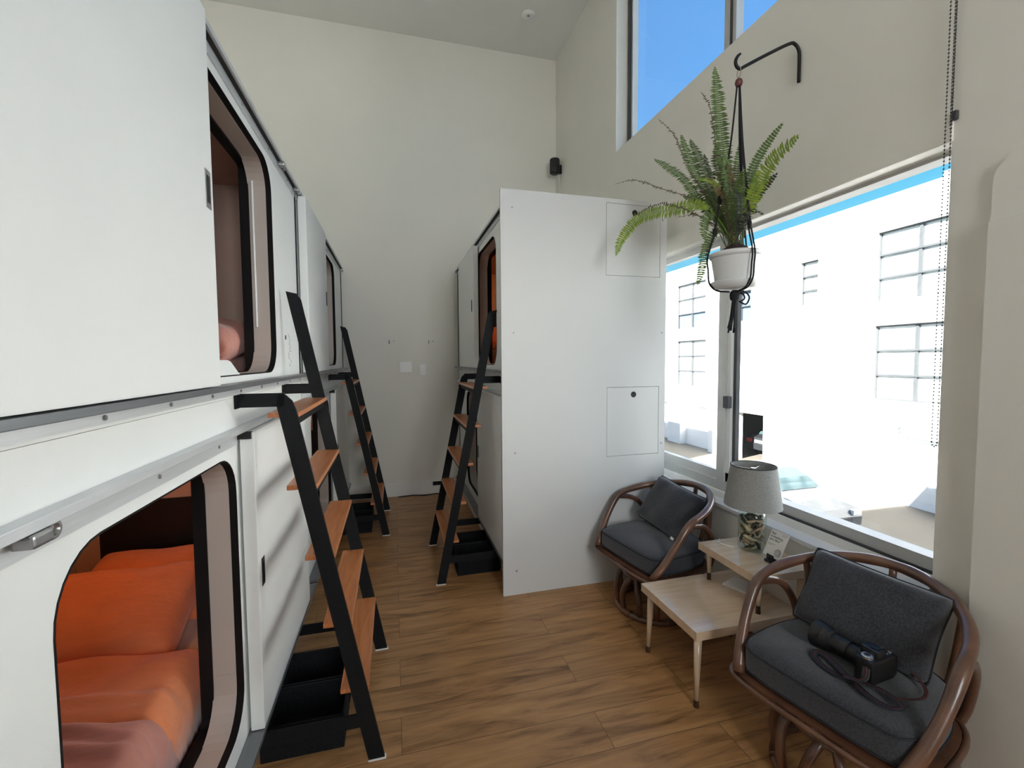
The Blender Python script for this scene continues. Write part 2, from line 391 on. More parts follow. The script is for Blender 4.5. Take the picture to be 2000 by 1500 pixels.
# ================================================================ the room
XL, XR, YB, YF, ZC = -1.70, 1.82, 4.87, -2.60, 4.78
struct('floor', box(BM(), XL - .1, XR + .2, YF - .1, YB + .1, -.12, 0), M['floor'])
struct('ceiling', box(BM(), XL - .2, XR + .22, YF - .2, YB + .2, ZC, ZC + .2), M['ceil'])
struct('wall_back', box(BM(), XL - .2, XR + .22, YB, YB + .2, 0, ZC), M['wall'])
struct('wall_left', box(BM(), XL - .2, XL, YF, YB, 0, ZC), M['wall'])
LW = (1.105, 3.05, .585, 2.172)       # lower window opening y0,y1,z0,z1
UW = (.35, 3.455, 3.165, 4.62)        # upper window opening
struct('wall_right', holewall(BM(), 'x', XR, XR + .2, (YF, YB), (0, ZC), [LW, UW]), M['wall'])
struct('wall_front', holewall(BM(), 'y', YF - .2, YF, (XL - .2, XR + .2), (0, ZC), [(-1.2, 1.4, 1.2, 3.4)]), M['wall'])  # opening added for the fill lamp behind the camera
struct('baseboard_back', box(BM(), XL, XR, YB - .014, YB, 0, .137, .002), M['trim'])
struct('baseboard_right', box(BM(), XR - .014, XR, .99, YB - .014, 0, .15, .002), M['trim'])
# stepped wall build-out beyond the window: lower slab and rounded upper pad
struct('trim_1', box(BM(), XR - .030, XR, YF, .985, 0, 1.867, .003), M['wall'])
bm = BM()
pts = [(XR - .014, YF, 1.867), (XR - .014, .985, 1.867)] + [(XR - .014, .915 + .07 * math.cos(a), 1.99 + .07 * math.sin(a)) for a in [math.radians(k * 15) for k in range(0, 7)]] + [(XR - .014, YF, 2.06)]
prism(bm, pts, (.014, 0, 0), 'x'); struct('trim_2', bm, M['wall'])
# --- lower window
wn = thing('window_1', 'wide street window with a sliding sash, white sill and view of the alley', 'window', (1.93, 2.08, .60)); del wn['category']; wn['kind'] = 'structure'
Y0, Y1, Z0, Z1 = LW
obj('sill', box(BM(), XR - .012, 1.955, Y0, Y1, Z0, .607, .003), M['sillw'], wn)
obj('sill_upstand', box(BM(), 1.90, 1.955, Y0, Y1, .607, .645, .002), M['trim'], wn)
bm = BM(); box(bm, 1.915, 1.985, Y0, Y1, .645, .705); box(bm, 1.915, 1.985, Y0, Y1, 2.160, Z1); box(bm, 1.915, 1.985, Y0, Y0 + .03, .705, 2.160); box(bm, 1.915, 1.985, Y1 - .04, Y1, .705, 2.160)
obj('window_frame', bm, M['frame'], wn)
obj('gasket_and_shadow_line', box(BM(), 1.908, 1.915, Y0, 2.19, .642, .656), M['framedark'], wn)  # dark strip standing in for the shadow line under the frame
bm = BM(); box(bm, 1.925, 1.965, 2.18, Y1 - .04, .705, .76); box(bm, 1.925, 1.965, 2.18, Y1 - .04, 2.13, 2.160); box(bm, 1.915, 1.965, 2.25, 2.315, .705, 2.160)
obj('sliding_sash', bm, M['frame'], wn)
obj('meeting_rail', box(BM(), 1.925, 1.96, 2.218, 2.25, .705, 2.160, .002), M['white'], wn)
obj('meeting_gasket', box(BM(), 1.942, 1.968, 2.192, 2.214, .70, 2.160), M['framedark'], wn)
sl_ = obj('sash_latch', box(BM(), 1.895, 1.925, 2.205, 2.245, 1.155, 1.225, .003), M['framedark'], wn)
obj('pane', box(BM(), 1.948, 1.952, 2.315, Y1 - .04, .76, 2.13), M['glass'], wn)
obj('pane', box(BM(), 1.962, 1.966, Y0 + .03, 2.20, .705, 2.160), M['glass'], wn)
obj('roller_blind_fascia', box(BM(), XR - .010, XR + .006, Y0 - .004, Y1, 2.168, 2.262, .002), M['wall'], wn)
obj('blind_hem_bar', box(BM(), XR - .006, XR + .006, Y0 + .002, Y1, 2.150, 2.167, .003), M['hem'], wn)
# --- upper window
wu = thing('window_2', 'tall clerestory window showing blue sky above the plant hook', 'window', (1.93, 2.0, 3.17)); del wu['category']; wu['kind'] = 'structure'
bm = BM(); box(bm, 1.93, 1.98, UW[0], UW[1], 3.165, 3.215); box(bm, 1.93, 1.98, UW[0], UW[1], 4.57, 4.62); box(bm, 1.93, 1.98, 3.385, UW[1], 3.215, 4.57); box(bm, 1.93, 1.98, UW[0], UW[0] + .05, 3.215, 4.57); box(bm, 1.93, 1.98, 2.235, 2.33, 3.215, 4.57)
obj('window_frame', bm, M['frame'], wu)
obj('gasket_and_shadow_line', box(BM(), 1.915, 1.93, 3.405, 3.435, 3.165, 4.62), M['framedark'], wu)
obj('gasket_and_shadow_line', box(BM(), 1.922, 1.93, 2.262, 2.275, 3.165, 4.62), M['framedark'], wu)
obj('pane', box(BM(), 1.953, 1.957, 2.33, 3.385, 3.215, 4.57), M['glass'], wu)
obj('pane', box(BM(), 1.953, 1.957, UW[0] + .05, 2.235, 3.215, 4.57), M['glass'], wu)
# --- rear window added out of view to let the fill lamp in
wr = thing('added_rear_window', 'unseen rear window added for the fill lamp', 'window', (.1, -2.7, 1.2)); del wr['category']; wr['kind'] = 'structure'
bm = BM(); box(bm, -1.2, 1.4, -2.72, -2.66, 1.2, 1.26); box(bm, -1.2, 1.4, -2.72, -2.66, 3.34, 3.4); box(bm, -1.2, -1.14, -2.72, -2.66, 1.26, 3.34); box(bm, 1.34, 1.4, -2.72, -2.66, 1.26, 3.34); box(bm, .07, .13, -2.72, -2.66, 1.26, 3.34)
obj('window_frame', bm, M['frame'], wr)

# ================================================================ sleeping pods
def ybox(bm, s, xf, d0, d1, y0, y1, z0, z1, bev=0): return box(bm, xf + s * d0, xf + s * d1, y0, y1, z0, z1, bev)
def pod(label, s, xf, y0, y1, z0, z1, op, door, rail_z, bottom_z, handle_y, light=False, group=None, extra=None):
    t = thing('sleeping_pod', label, 'sleeping pod', (xf, (y0 + y1) / 2, z0), 0, 'white sleeping pods stacked in pairs')
    oy0, oy1, oz0, oz1 = op; dy0, dy1, dz0, dz1 = door; D = 1.04
    X = lambda d: xf + s * d
    bm = BM(); n = 7; R = .12
    loft_ring(bm, rect_for(y0, y1, z0, z1, n), rrect(oy0, oy1, oz0, oz1, R, n), X(0), X(-.03)); obj('face_panel', bm, M['pod'], t)
    bm = BM(); box(bm, X(-.03), X(-D), y0, y1, z1 - .03, z1); box(bm, X(-.03), X(-D), y0, y1, z0, z0 + .03); box(bm, X(-.03), X(-D), y0, y0 + .03, z0 + .03, z1 - .03); box(bm, X(-.03), X(-D), y1 - .03, y1, z0 + .03, z1 - .03); box(bm, X(-D + .02), X(-D), y0 + .03, y1 - .03, z0 + .03, z1 - .03)
    obj('shell', bm, M['pod'], t)
    # black rubber edge round the opening, beige reveal, second rubber edge, lined cabin
    o_ = .0; g1 = rrect(oy0 - .001, oy1 + .001, oz0 - .001, oz1 + .001, R + .001, n)
    bm = BM(); loft_ring(bm, g1, rrect(oy0 + .003, oy1 - .003, oz0 + .003, oz1 - .003, R - .003, n), X(.001), X(-.020)); obj('outer_gasket', bm, M['rubber'], t, smooth=False)
    bm = BM(); loft_ring(bm, rrect(oy0 - .012, oy1 + .012, oz0 - .0, oz1 + .012, R, n), rrect(oy0 + .004, oy1 - .004, oz0 + .004, oz1 - .004, R - .004, n), X(-.020), X(-.088)); 
    box(bm, X(-.0205), X(-.0875), oy1 - .0055, oy1 - .0035, oz0 + .16, oz0 + .1612)
    rv = obj('reveal', bm, M['liner'], t)
    bm = BM(); loft_ring(bm, rect_for(y0 + .03, y1 - .03, z0 + .03, z1 - .03, n), rrect(oy0 - .004, oy1 + .004, oz0 - .002, oz1 + .004, .05, n), X(-.108), X(-.116)); obj('cabin_front', bm, M['cabin'], t)
    bm = BM(); loft_ring(bm, rrect(oy0 - .01, oy1 + .01, oz0 - .0, oz1 + .01, .06, n), rrect(oy0 + .010, oy1 - .010, oz0 + .006, oz1 - .014, .025, n), X(-.086), X(-.122)); obj('inner_gasket', bm, M['rubber'], t)
    a, b, c, e_ = y0 + .035, y1 - .10, z0 + .035, z1 - .05
    bm = BM(); box(bm, X(-.12), X(-D + .025), a, a + .01, c, e_); box(bm, X(-.12), X(-D + .025), b, b + .06, c, e_); box(bm, X(-D + .025), X(-D + .035), a, b, c, e_); box(bm, X(-.12), X(-D + .025), a, b, e_, e_ + .015); box(bm, X(-.12), X(-D + .025), a, b, c, c + .01)
    obj('cabin_lining', bm, M['cabin'], t)
    if extra != 'A': obj('wall_screen', box(BM(), X(-.22), X(-D + .14), b - .012, b, z0 + .24, z0 + .60, .004), M['blackglass'], t)
    # sliding door on its rails
    bm = BM(); ybox(bm, s, xf, .008, .05, dy0, dy1, dz0, dz1, .004); dr = obj('sliding_door', bm, M['pod'], t)
    hz = (dz0 + dz1) / 2; hz = hz + .02
    bm = BM(); ybox(bm, s, xf, .049, .0515, handle_y - .017, handle_y + .017, hz - .048, hz + .048, .001); h = obj('pull_handle', bm, M['steel'] if extra == 'A' else M['dark'], dr)
    bm = BM(); ybox(bm, s, xf, .0515, .0525, handle_y - .008, handle_y + .008, hz - .034, hz + .034); obj('handle_recess', bm, M['dark'] if extra == 'A' else M['rubber'], t)
    ra, rb = y0 + .005, y1 - .02
    bm = BM(); ybox(bm, s, xf, 0, .005, ra, rb, rail_z - .055, rail_z - .017); obj('rail_backing', bm, M['alulight'], t)
    bm = BM(); ybox(bm, s, xf, 0, .027, ra, rb, rail_z - .017, rail_z, .0015); obj('door_rail', bm, M['alulight'], t)
    bm = BM(); ybox(bm, s, xf, .0, .018, ra, rb, rail_z - .021, rail_z - .017); obj('rail_slot', bm, M['dark'], t)
    for k in range(6):
        y = ra + .22 + k * (rb - ra - .4) / 5; obj('screw', cyl(BM(), (X(.005), y, rail_z - .035), (X(.008), y, rail_z - .035), .0045, 10), M['steel'], t)
    if z0 < 1:
        ye2 = dy0 if dy0 > oy0 else dy1; bm = BM(); ybox(bm, s, xf, .005, .044, ye2 - .012, ye2 + .012, rail_z - .040, rail_z - .0175); obj('door_stop', bm, M['dark'], t)
    for y in ([oy0 - .05] if z0 < 1 else ([oy1 + .14, rb - .02] if extra == 'A' else [rb - .02])):
        if ra < y < rb:
            bm = BM(); ybox(bm, s, xf, .008, .034, y - .028, y + .012, rail_z - .036, rail_z - .018, .004); tube(bm, [(X(.021), y + .028 + .011 * math.cos(a), rail_z - .027 + .011 * math.sin(a)) for a in [k * math.pi / 8 for k in range(16)]], .0045, 6, closed=True); obj('roller_trolley', bm, M['steel'], t, smooth=False)
    bm = BM(); ybox(bm, s, xf, 0, .052, ra, rb, bottom_z - .018, bottom_z - .003, .002); obj('guide_rail', bm, M['alu'], t)
    if z0 > 1:
        bm = BM(); ybox(bm, s, xf, 0, .014, ra, rb, bottom_z - .042, bottom_z - .018); st = obj('rail_angle', bm, M['alulight'], t)
        for k in range(9):
            y = ra + .13 + k * (rb - ra - .2) / 8; obj('screw', cyl(BM(), (X(.014), y, bottom_z - .031), (X(.017), y, bottom_z - .031), .0048, 10), M['steel'], st)
    else:
        bm = BM(); ybox(bm, s, xf, .0, .050, ra, rb, bottom_z - .023, bottom_z - .018); obj('rail_slot', bm, M['dark'], t)
    # door stops: dark vertical strips at the end of the pod
    ye = y1 - .012
    bm = BM(); ybox(bm, s, xf, 0, .006, ye - .006, ye + .006, oz0 - .05, rail_z - .03); obj('end_seal', bm, M['dark'], t)
    if light:
        ld = bm = BM(); box(bm, X(-.55), X(-.75), b - .55, b - .53, e_ - .006, e_ - .001); obj('reading_light', bm, M['led'], t)
    return t

def header(s, xf, y0, y1, z0, z1, label):
    o = obj('fascia_panel', box(BM(), xf, xf + s * .008, y0, y1, z0, z1, .001), M['pod'], origin=(xf, (y0 + y1) / 2, z0)); return o
XA, XC = -.50, .68
GP = 'white sleeping pods stacked in pairs'
zt = 2.385
A_up = pod('upper white sleeping pod nearest the camera with its sliding door drawn left', 1, XA, .55, 2.68, 1.335, zt, (1.38, 2.18, 1.405, 2.295), (.44, 1.36, 1.386, 2.355), 2.385, 1.386, 1.325, extra='A')
A_lo = pod('lower sleeping pod nearest the camera, open and showing orange bedding', 1, XA, .55, 2.68, .17, 1.334, (.80, 1.60, .27, 1.155), (1.625, 2.48, .20, 1.218), 1.238, .20, 1.675, light=True)
B_up = pod('upper white pod on the left against the back wall, door half drawn', 1, XA, 2.70, 4.83, 1.335, zt, (3.62, 4.31, 1.415, 2.295), (2.71, 3.46, 1.386, 2.355), 2.385, 1.386, 3.42)
B_lo = pod('lower left pod behind the second black ladder with beige door slid right', 1, XA, 2.70, 4.83, .17, 1.334, (2.95, 3.75, .27, 1.155), (3.78, 4.66, .20, 1.218), 1.238, .20, 3.83, light=True)
C_up = pod('upper pod on the window side, partly open, beside the tall divider panel', -1, XC, 2.63, 4.80, 1.335, 2.41, (2.97, 3.68, 1.415, 2.305), (3.58, 4.40, 1.386, 2.365), 2.41, 1.386, 3.66, light=True)
C_lo = pod('lower pod on the window side with its white door drawn toward the camera', -1, XC, 2.63, 4.80, .17, 1.334, (3.56, 4.30, .27, 1.155), (2.66, 3.48, .20, 1.218), 1.238, .20, 3.44)
prism(bm := BM(), [(XA - .03, 1.36, 1.400), (XA - .03, 1.36, 1.455), (XA - .03, 1.575, 1.455), (XA - .03, 1.60, 1.450), (XA - .03, 1.665, 1.416), (XA - .03, 1.69, 1.406)], (.0301, 0, 0), 'x'); obj('entry_sill', bm, M['pod'], A_up)
# instruction decal on the near upper pod
bm = BM(); box(bm, XA, XA + .001, 2.352, 2.372, 1.555, 1.575); obj('safety_decal', bm, M['ink'], A_up)
bm = BM()
rr = random.Random(3)
for k in range(9):
    zz = 1.585 - k * .018; yy = 2.40 + rr.uniform(0, .05)
    tube(bm, smooth_path([(XA + .0006, yy, zz), (XA + .0006, yy + .02, zz - .008), (XA + .0006, yy + .01, zz - .014), (XA + .0006, yy + .04, zz - .012)], 4), .0007, 4)
obj('instruction_drawing', bm, M['greyink'], A_up)
obj('pull_cord_tube', tube(BM(), [(XA - .070, 2.166, 2.22), (XA - .070, 2.166, 1.60)], .0045, 8), M['white'], A_up)
for s, xf, y0, y1, lab in ((1, XA, .55, 4.83, 'a'), (-1, XC, 2.63, 4.80, 'b')):
    o = obj('pod_plinth', box(BM(), xf - s * .012, xf - s * 1.02, y0 + .01, y1 - .01, 0, .168), M['trim'], origin=(xf, (y0 + y1) / 2, 0))
    tag(o, 'low white plinth under the left row of sleeping pods' if s > 0 else 'low white plinth under the window side sleeping pods', 'plinth')

# bedding
def pillow(label, loc, rx, rz, w, h, t, m, seed, group=None, pipe=True):
    o = obj('pillow', pillow_mesh(BM(), w, h, t, 22, seed, .008, .14, .42), m, smooth=True)
    o.location = loc; o.rotation_euler = (rx, 0, rz)
    md = o.modifiers.new('s', 'SUBSURF'); md.levels = 1; md.render_levels = 1
    return tag(o, label, 'pillow', 'pillows in the sleeping pods')
P90 = math.radians
pillow('bright orange pillow lying in front in the near lower pod', (-1.125, 1.985, .470), P90(15), P90(3), .72, .52, .20, M['coral'], 1)
pillow('orange pillow tucked behind, against the black screen of the near lower pod', (-1.03, 2.285, .455), P90(19), P90(-4), .70, .46, .15, M['coral'], 5)
def mattress(s, xf, y0, y1, z, label, th=.17, m='mattress'):
    a, b = sorted((xf - s * .18, xf - s * .98))
    return tag(obj('mattress', box(BM(), a, b, y0, y1, z, z + th, .03), M[m], origin=((a + b) / 2, (y0 + y1) / 2, z)), label, 'mattress', 'mattresses in the sleeping pods')
mattress(1, XA, .61, 2.55, .217, 'pale mattress under the orange duvet in the near lower pod')
def duvetf(folds, seed):
    rnd = random.Random(seed); q = [(rnd.uniform(0, 6), rnd.uniform(-.15, .15)) for _ in range(6)]
    def f(u, v):
        z = .010 * math.sin(7 * u + 3 * v + q[0][0]) * math.sin(6 * v + q[1][0]) + .006 * math.sin(15 * u - 9 * v + q[2][0])
        for c, wd, hh, k in folds:
            d = v - (c + .05 * math.sin(3.2 * u + k) + .03 * (1 - u)); z += hh * math.exp(-(d / wd) ** 2)
        return z
    return f
o = obj('duvet', blanket(BM(), -1.49, -.634, .62, 1.50, .24, .450, duvetf([(.80, .022, .022, 0), (.87, .018, .024, .5), (.73, .014, .014, 1), (.94, .016, .02, 1.6), (.5, .12, -.012, 2), (.35, .03, .010, 2.4)], 2), 60, 96), M['pink'], smooth=True, origin=(-1.07, 1.07, .37))
tag(o, 'crumpled salmon pink duvet on the bed of the near lower pod', 'duvet')
o = obj('folded_blanket', blanket(BM(), -1.49, -.636, 1.42, 1.80, .25, .462, duvetf([(.25, .045, .014, 0), (.6, .2, .010, 1), (.12, .03, .012, 2)], 4), 60, 50), M['coral'], smooth=True, origin=(-1.07, 1.65, .375))
tag(o, 'orange duvet edge folded back below the pillows in the near lower pod', 'blanket')
mattress(1, XA, .61, 2.55, 1.384, 'mattress in a salmon pink sheet in the near upper pod', .09, 'pink')
pillow('salmon pink pillow visible through the opening of the near upper pod', (-.915, 2.24, 1.545), P90(10), P90(-4), .62, .46, .18, M['pink'], 3)
o = obj('duvet', blanket(BM(), -1.47, -.66, .64, 2.02, 1.474, 1.525, duvetf([(.7, .1, .02, 0)], 9), 30, 40), M['pink'], smooth=True, origin=(-1.07, 1.34, 1.474))
tag(o, 'salmon pink duvet rising behind the door edge of the near upper pod', 'duvet')
mattress(-1, XC, 2.70, 4.64, 1.381, 'pale mattress in the window side upper pod')
o = obj('duvet', blanket(BM(), .87, 1.65, 2.72, 4.05, 1.552, 1.59, duvetf([(.7, .1, .02, 0)], 11), 24, 30), M['pink'], smooth=True, origin=(1.2, 3.4, 1.5))
tag(o, 'salmon duvet glimpsed in the window side upper pod', 'duvet')
pillow('orange pillow glimpsed at the far end of the window side upper pod', (1.22, 4.42, 1.66), P90(25), 0, .66, .42, .18, M['coral'], 8)
for (s, xf, y0, y1, z, lab) in ((1, XA, 2.76, 4.68, 1.381, 'pale mattress in the left upper pod by the back wall'), (1, XA, 2.76, 4.68, .217, 'pale mattress in the left lower pod by the back wall')):
    mattress(s, xf, y0, y1, z, lab)

# ================================================================ ladders and bins
def make_ladder(label):
    t = thing('bunk_ladder', label, 'ladder', (XA, 1.95, 0), 0, 'black ladders at the sleeping pods')
    th = .012                                             # flat steel bar thickness in y
    dfoot, dtop, ztop = .412, .055, 1.77
    dd = lambda z: dfoot + (dtop - dfoot) * z / ztop
    hw = .028
    for v, ext in ((-.32, False), (.32, True)):
        bm = BM(); zt_ = ztop if ext else 1.322
        if ext:
            P = [(dd(0) - hw, 0), (dd(0) + hw, 0), (dd(1.735) + hw, 1.735), (dd(1.76) + hw * .55, 1.762), (dd(ztop) - hw, 1.772)]
        else:
            P = [(dd(0) - hw, 0), (dd(0) + hw, 0), (dd(1.285) + hw, 1.285), (dd(1.31) + hw * .75, 1.318), (dd(1.33) + hw * .2, 1.338), (dd(1.34) - hw * .6, 1.345), (dd(1.3) - hw, 1.300)]
        prism(bm, [(d, v - th / 2, z) for d, z in P], (0, th, 0), 'y'); sr = obj('stringer', bm, M['black'], t, local=True)
        bm = BM(); box(bm, .002, dd(1.32), v - th / 2 - (.0005 if ext else 0), v + th / 2 + (.0005 if ext else 0), 1.300, 1.345); obj('mounting_arm', bm, M['black'], t, local=True)
        bm = BM(); box(bm, .0, .006, v - .018, v + .018, 1.297, 1.348); cyl(bm, (.006, v, 1.322), (.009, v, 1.322), .005, 8)
        obj('mounting_plate', bm, M['black'], t, local=True)
        bm = BM(); box(bm, .0, dd(.16), v - th / 2 + .0006, v + th / 2 - .0006, .135, .182); obj('floor_brace', bm, M['black'], t, local=True)
        bm = BM(); box(bm, dd(0) - hw - .002, dd(0) + hw + .004, v - th / 2 - .003, v + th / 2 + .003, -.0, .006); obj('foot_pad', bm, M['trim'], t, local=True)
    for k, z in enumerate((1.279, 1.029, .779, .529, .279)):
        c = dd(z) - .014
        bm = BM(); box(bm, c - .05, c + .048, -.313, .313, z - .017, z, .003); tr = obj('tread', bm, M['tread'], t, local=True)
        bm = BM(); box(bm, c + .005, c + .038, -.313, .313, z - .045, z - .0175); obj('tread_support', bm, M['black'], t, local=True)
    return t
lad = make_ladder('near black steel ladder with orange timber treads on the left pods')
lad2 = dup(lad, (XA, 4.105, 0), 0, 'far black ladder with timber treads on the left, close to the back wall')
lad3 = dup(lad, (XC, 3.16, 0), math.pi, 'black ladder with timber treads on the window side pods beside the divider panel')
def make_bin(label, loc, rz=0, group=None):
    t = thing('shoe_bin', label, 'bin', loc, rz, 'black shoe bins under the ladders')
    W, D, H, k = .205, .285, .128, .006
    bm = BM(); box(bm, 0, D, 0, W, 0, k); box(bm, 0, k, 0, W, k, H); box(bm, D - k, D, 0, W, k, H, .002); box(bm, k, D - k, 0, k, k, H); box(bm, k, D - k, W - k, W, k, H)
    obj('bin_body', bm, M['bin'], t, local=True)
    bm = BM()
    for a in (((.0, -.001, H), (D, -.001, H)), ((0, W, H), (D, W, H)), ((D, -.001, H), (D, W, H))): tube(bm, a, .003, 6)
    obj('bound_edge', bm, M['black'], t, local=True)
    return t
b1 = make_bin('black felt shoe bin under the near left ladder, the one nearer the camera', (XA + .006, 1.715, .0))
dup(b1, (XA + .006, 1.935, 0), 0, 'black felt shoe bin under the near left ladder, the one farther from the camera')
dup(b1, (XA + .006, 3.89, 0), 0, 'black shoe bin under the far left ladder, the nearer of its pair')
dup(b1, (XA + .006, 4.11, 0), 0, 'black shoe bin under the far left ladder, the one beside the back wall')
dup(b1, (XC - .006, 3.13, 0), math.pi, 'black shoe bin under the window side ladder, next to the divider panel')
dup(b1, (XC - .006, 3.35, 0), math.pi, 'black shoe bin under the window side ladder, the farther of its pair')

# ================================================================ divider panel
dp = thing('divider_panel', 'tall white divider panel standing at the end of the window side pods', 'panel', (1.18, 2.6, 0))
HT = [(1.301, 1.684, 1.977, 2.425), (1.310, 1.686, .824, 1.270)]
bm = holewall(BM(), 'y', 2.59, 2.61, (.622, 1.732), (0, 2.452), HT); obj('board', bm, M['panel'], dp)
for x0, x1, z0, z1 in HT:
    g = .0022
    h = obj('access_hatch', box(BM(), x0 + g, x1 - g, 2.5905, 2.606, z0 + g, z1 - g, .001), M['panel'], dp)
    obj('finger_hole', cyl(BM(), (1.5, 2.5898, z1 - .05), (1.5, 2.5925, z1 - .05), .019, 24), M['dark'], h)
    obj('hatch_backing', box(BM(), x0 - .01, x1 + .01, 2.6105, 2.614, z0 - .01, z1 + .01), M['dark'], dp)
for x, z in ((.693, 2.347), (.697, 1.611), (.701, .884), (.706, .151), (1.700, 2.344), (1.703, 1.62), (1.707, .892)):
    obj('screw', cyl(BM(), (x, 2.587, z), (x, 2.591, z), .0055, 12), M['steel'], dp)

# ================================================================ back wall fittings
for k, (x, lab) in enumerate(((-.04, 'small white coat hook on the back wall, left one of two'), (.365, 'small white coat hook on the back wall, right one of two'))):
    t = thing('coat_hook', lab, 'hook', (x, YB - .001, 1.655), 0, 'coat hooks on the back wall')
    obj('hook_plate', box(BM(), x - .010, x + .010, YB - .006, YB, 1.63, 1.69, .003), M['white'], t)
    obj('hook_prong', tube(BM(), smooth_path([(x, YB - .004, 1.645), (x, YB - .03, 1.632), (x, YB - .045, 1.645), (x, YB - .042, 1.665)], 5), .004, 8), M['steel'], t, smooth=True)
    obj('wall_anchor', cyl(BM(), (x + .045, YB - .003, 1.655), (x + .045, YB, 1.655), .006, 10), M['greyink'], t)
def plate(name, lab, cat, x0, x1, z0, z1):
    t = thing(name, lab, cat, ((x0 + x1) / 2, YB, z0)); obj('cover_plate', box(BM(), x0, x1, YB - .008, YB, z0, z1, .003), M['white'], t); return t
plate('blank_plate', 'square white blank cover plate on the back wall', 'wall plate', .06, .185, 1.325, 1.435)
t = plate('light_switch', 'white rocker light switch on the back wall', 'switch', .272, .338, 1.29, 1.405)
obj('rocker', box(BM(), .288, .322, YB - .011, YB - .008, 1.315, 1.38, .001), M['trim'], t)
t = thing('power_outlet', 'black twin power outlet set in the back baseboard', 'outlet', (.43, YB - .014, .09)); obj('outlet_plate', box(BM(), .385, .475, YB - .019, YB - .0145, .090, .134, .002), M['dark'], t)
for x in (.41, .45): obj('socket', box(BM(), x - .012, x + .012, YB - .0205, YB - .019, .1, .124), M['rubber'], t)
o = obj('power_cable', tube(BM(), smooth_path([(.02, 4.82, .006), (.18, 4.835, .006), (.30, 4.80, .006), (.42, 4.83, .006), (.52, 4.79, .006), (.60, 4.83, .006)], 8), .005, 8), M['cord'], smooth=True, origin=(.3, 4.82, 0))
tag(o, 'thin black cable lying along the foot of the back wall', 'cable')
t = thing('smart_speaker', 'small black speaker mounted high in the corner above the pods', 'speaker', (1.742, 4.70, 3.47))
bm = BM(); pr_ = [(.040, .0), (.052, .008), (.055, .02), (.055, .148), (.050, .158), (.03, .161)]
lathe(bm, pr_, (1.742, 4.70, 3.47), 28); obj('speaker_body', bm, M['camera'], t, smooth=True)
obj('wall_bracket', box(BM(), 1.775, 1.819, 4.685, 4.715, 3.48, 3.57, .004), M['black'], t)
obj('speaker_cable', tube(BM(), smooth_path([(1.785, 4.70, 3.48), (1.80, 4.70, 3.40), (1.806, 4.715, 3.28), (1.81, 4.73, 3.0), (1.812, 4.74, 2.2)], 6), .003, 6), M['white'], t, smooth=True)
t = thing('smoke_detector', 'small round white smoke detector on the ceiling', 'smoke detector', (1.327, 4.30, ZC))
bm = BM(); lathe(bm, [(.062, 0), (.062, -.012), (.05, -.026), (.02, -.03)], (1.327, 4.30, ZC), 32); obj('detector_body', bm, M['white'], t, smooth=False)
obj('detector_sensor', cyl(BM(), (1.32, 4.28, ZC - .033), (1.32, 4.28, ZC - .028), .012, 14), M['greyink'], t)
# ================================================================ step table
t = thing('step_table', 'two-tier blond wood step table between the two cane chairs', 'table', (1.46, 1.715, 0))
LX0, LX1, LY0, LY1, LZ = 1.165, 1.70, 1.505, 1.925, .338
HX0, HX1, HY0, HY1, HZ = 1.476, 1.79, 1.52, 1.905, .52
obj('lower_top', box(BM(), LX0, LX1, LY0, LY1, LZ - .038, LZ, .002), M['blonde'], t)
obj('upper_top', box(BM(), HX0, HX1, HY0, HY1, HZ - .036, HZ, .002), M['blonde'], t)
def tleg(x, y, z1, z0, dx, dy, r1, r0, fh):
    bm = BM(); z0f = z0 + fh; f = lambda z: ((z1 - z) / (z1 - z0))
    tube(bm, [(x, y, z1), (x + dx * f(z0f), y + dy * f(z0f), z0f)], lambda q: r1 + (r0 - r1) * q, 16); l = obj('leg', bm, M['blonde'], t, smooth=True)
    bm = BM(); tube(bm, [(x + dx * f(z0f), y + dy * f(z0f), z0f), (x + dx, y + dy, z0)], lambda q: r0 * 1.04 + .001 * q, 16); obj('ferrule', bm, M['brass'], l, smooth=False)
for x, y, sx, sy in ((1.20, 1.54, -1, -1), (1.20, 1.89, -1, 1), (1.665, 1.54, 1, -1), (1.665, 1.89, 1, 1)): tleg(x, y, LZ - .038, 0, .010 * sx, .008 * sy, .017, .010, .03)
for x, y in ((1.515, 1.555), (1.515, 1.87)): tleg(x, y, HZ - .036, LZ, 0, 0, .014, .009, .035)
for x, y in ((1.745, 1.555), (1.745, 1.87)): tleg(x, y, HZ - .036, 0, .006, 0, .016, .010, .03)
# papers on the lower tier
t = thing('leaflet_stack', 'grey leaflets lying under the upper tier of the step table', 'leaflets', (1.62, 1.75, LZ), .35)
for k in range(3): obj('leaflet', box(BM(), -.055 + k * .004, .055 + k * .003, -.08 + .002 * k, .08, .0005 + k * .0025, .0025 + k * .0025), M['paper'], t, local=True)
# ================================================================ table lamp: glass jar filled with driftwood
LC = (1.672, 1.765, HZ)
t = thing('table_lamp', 'table lamp with grey linen shade and a green glass jar base full of driftwood', 'lamp', LC)
bm = BM(); prof = [(.045, .0), (.057, .003), (.062, .012), (.0625, .158), (.060, .176), (.050, .194), (.036, .204), (.030, .212), (.030, .226), (.034, .230), (.034, .236)]
lathe(bm, prof, LC, 40, closed=False); bmesh.ops.contextual_create(bm, geom=[v for v in bm.verts if abs(v.co.z - HZ) < 1e-6]); obj('glass_jar', bm, M['jar'], t, smooth=True)
rn = random.Random(5)
M['drift'] = noisy(mat('driftwood', (.70, .57, .40), .9), 14, .3, .6, 60, (1, 1, 1), (.30, .24, .14))
M['drift2'] = noisy(mat('driftwood_red', (.60, .38, .26), .9), 14, .3, .6, 60)
M['drift3'] = noisy(mat('driftwood_dark', (.05, .045, .035), .9), 14, .3)
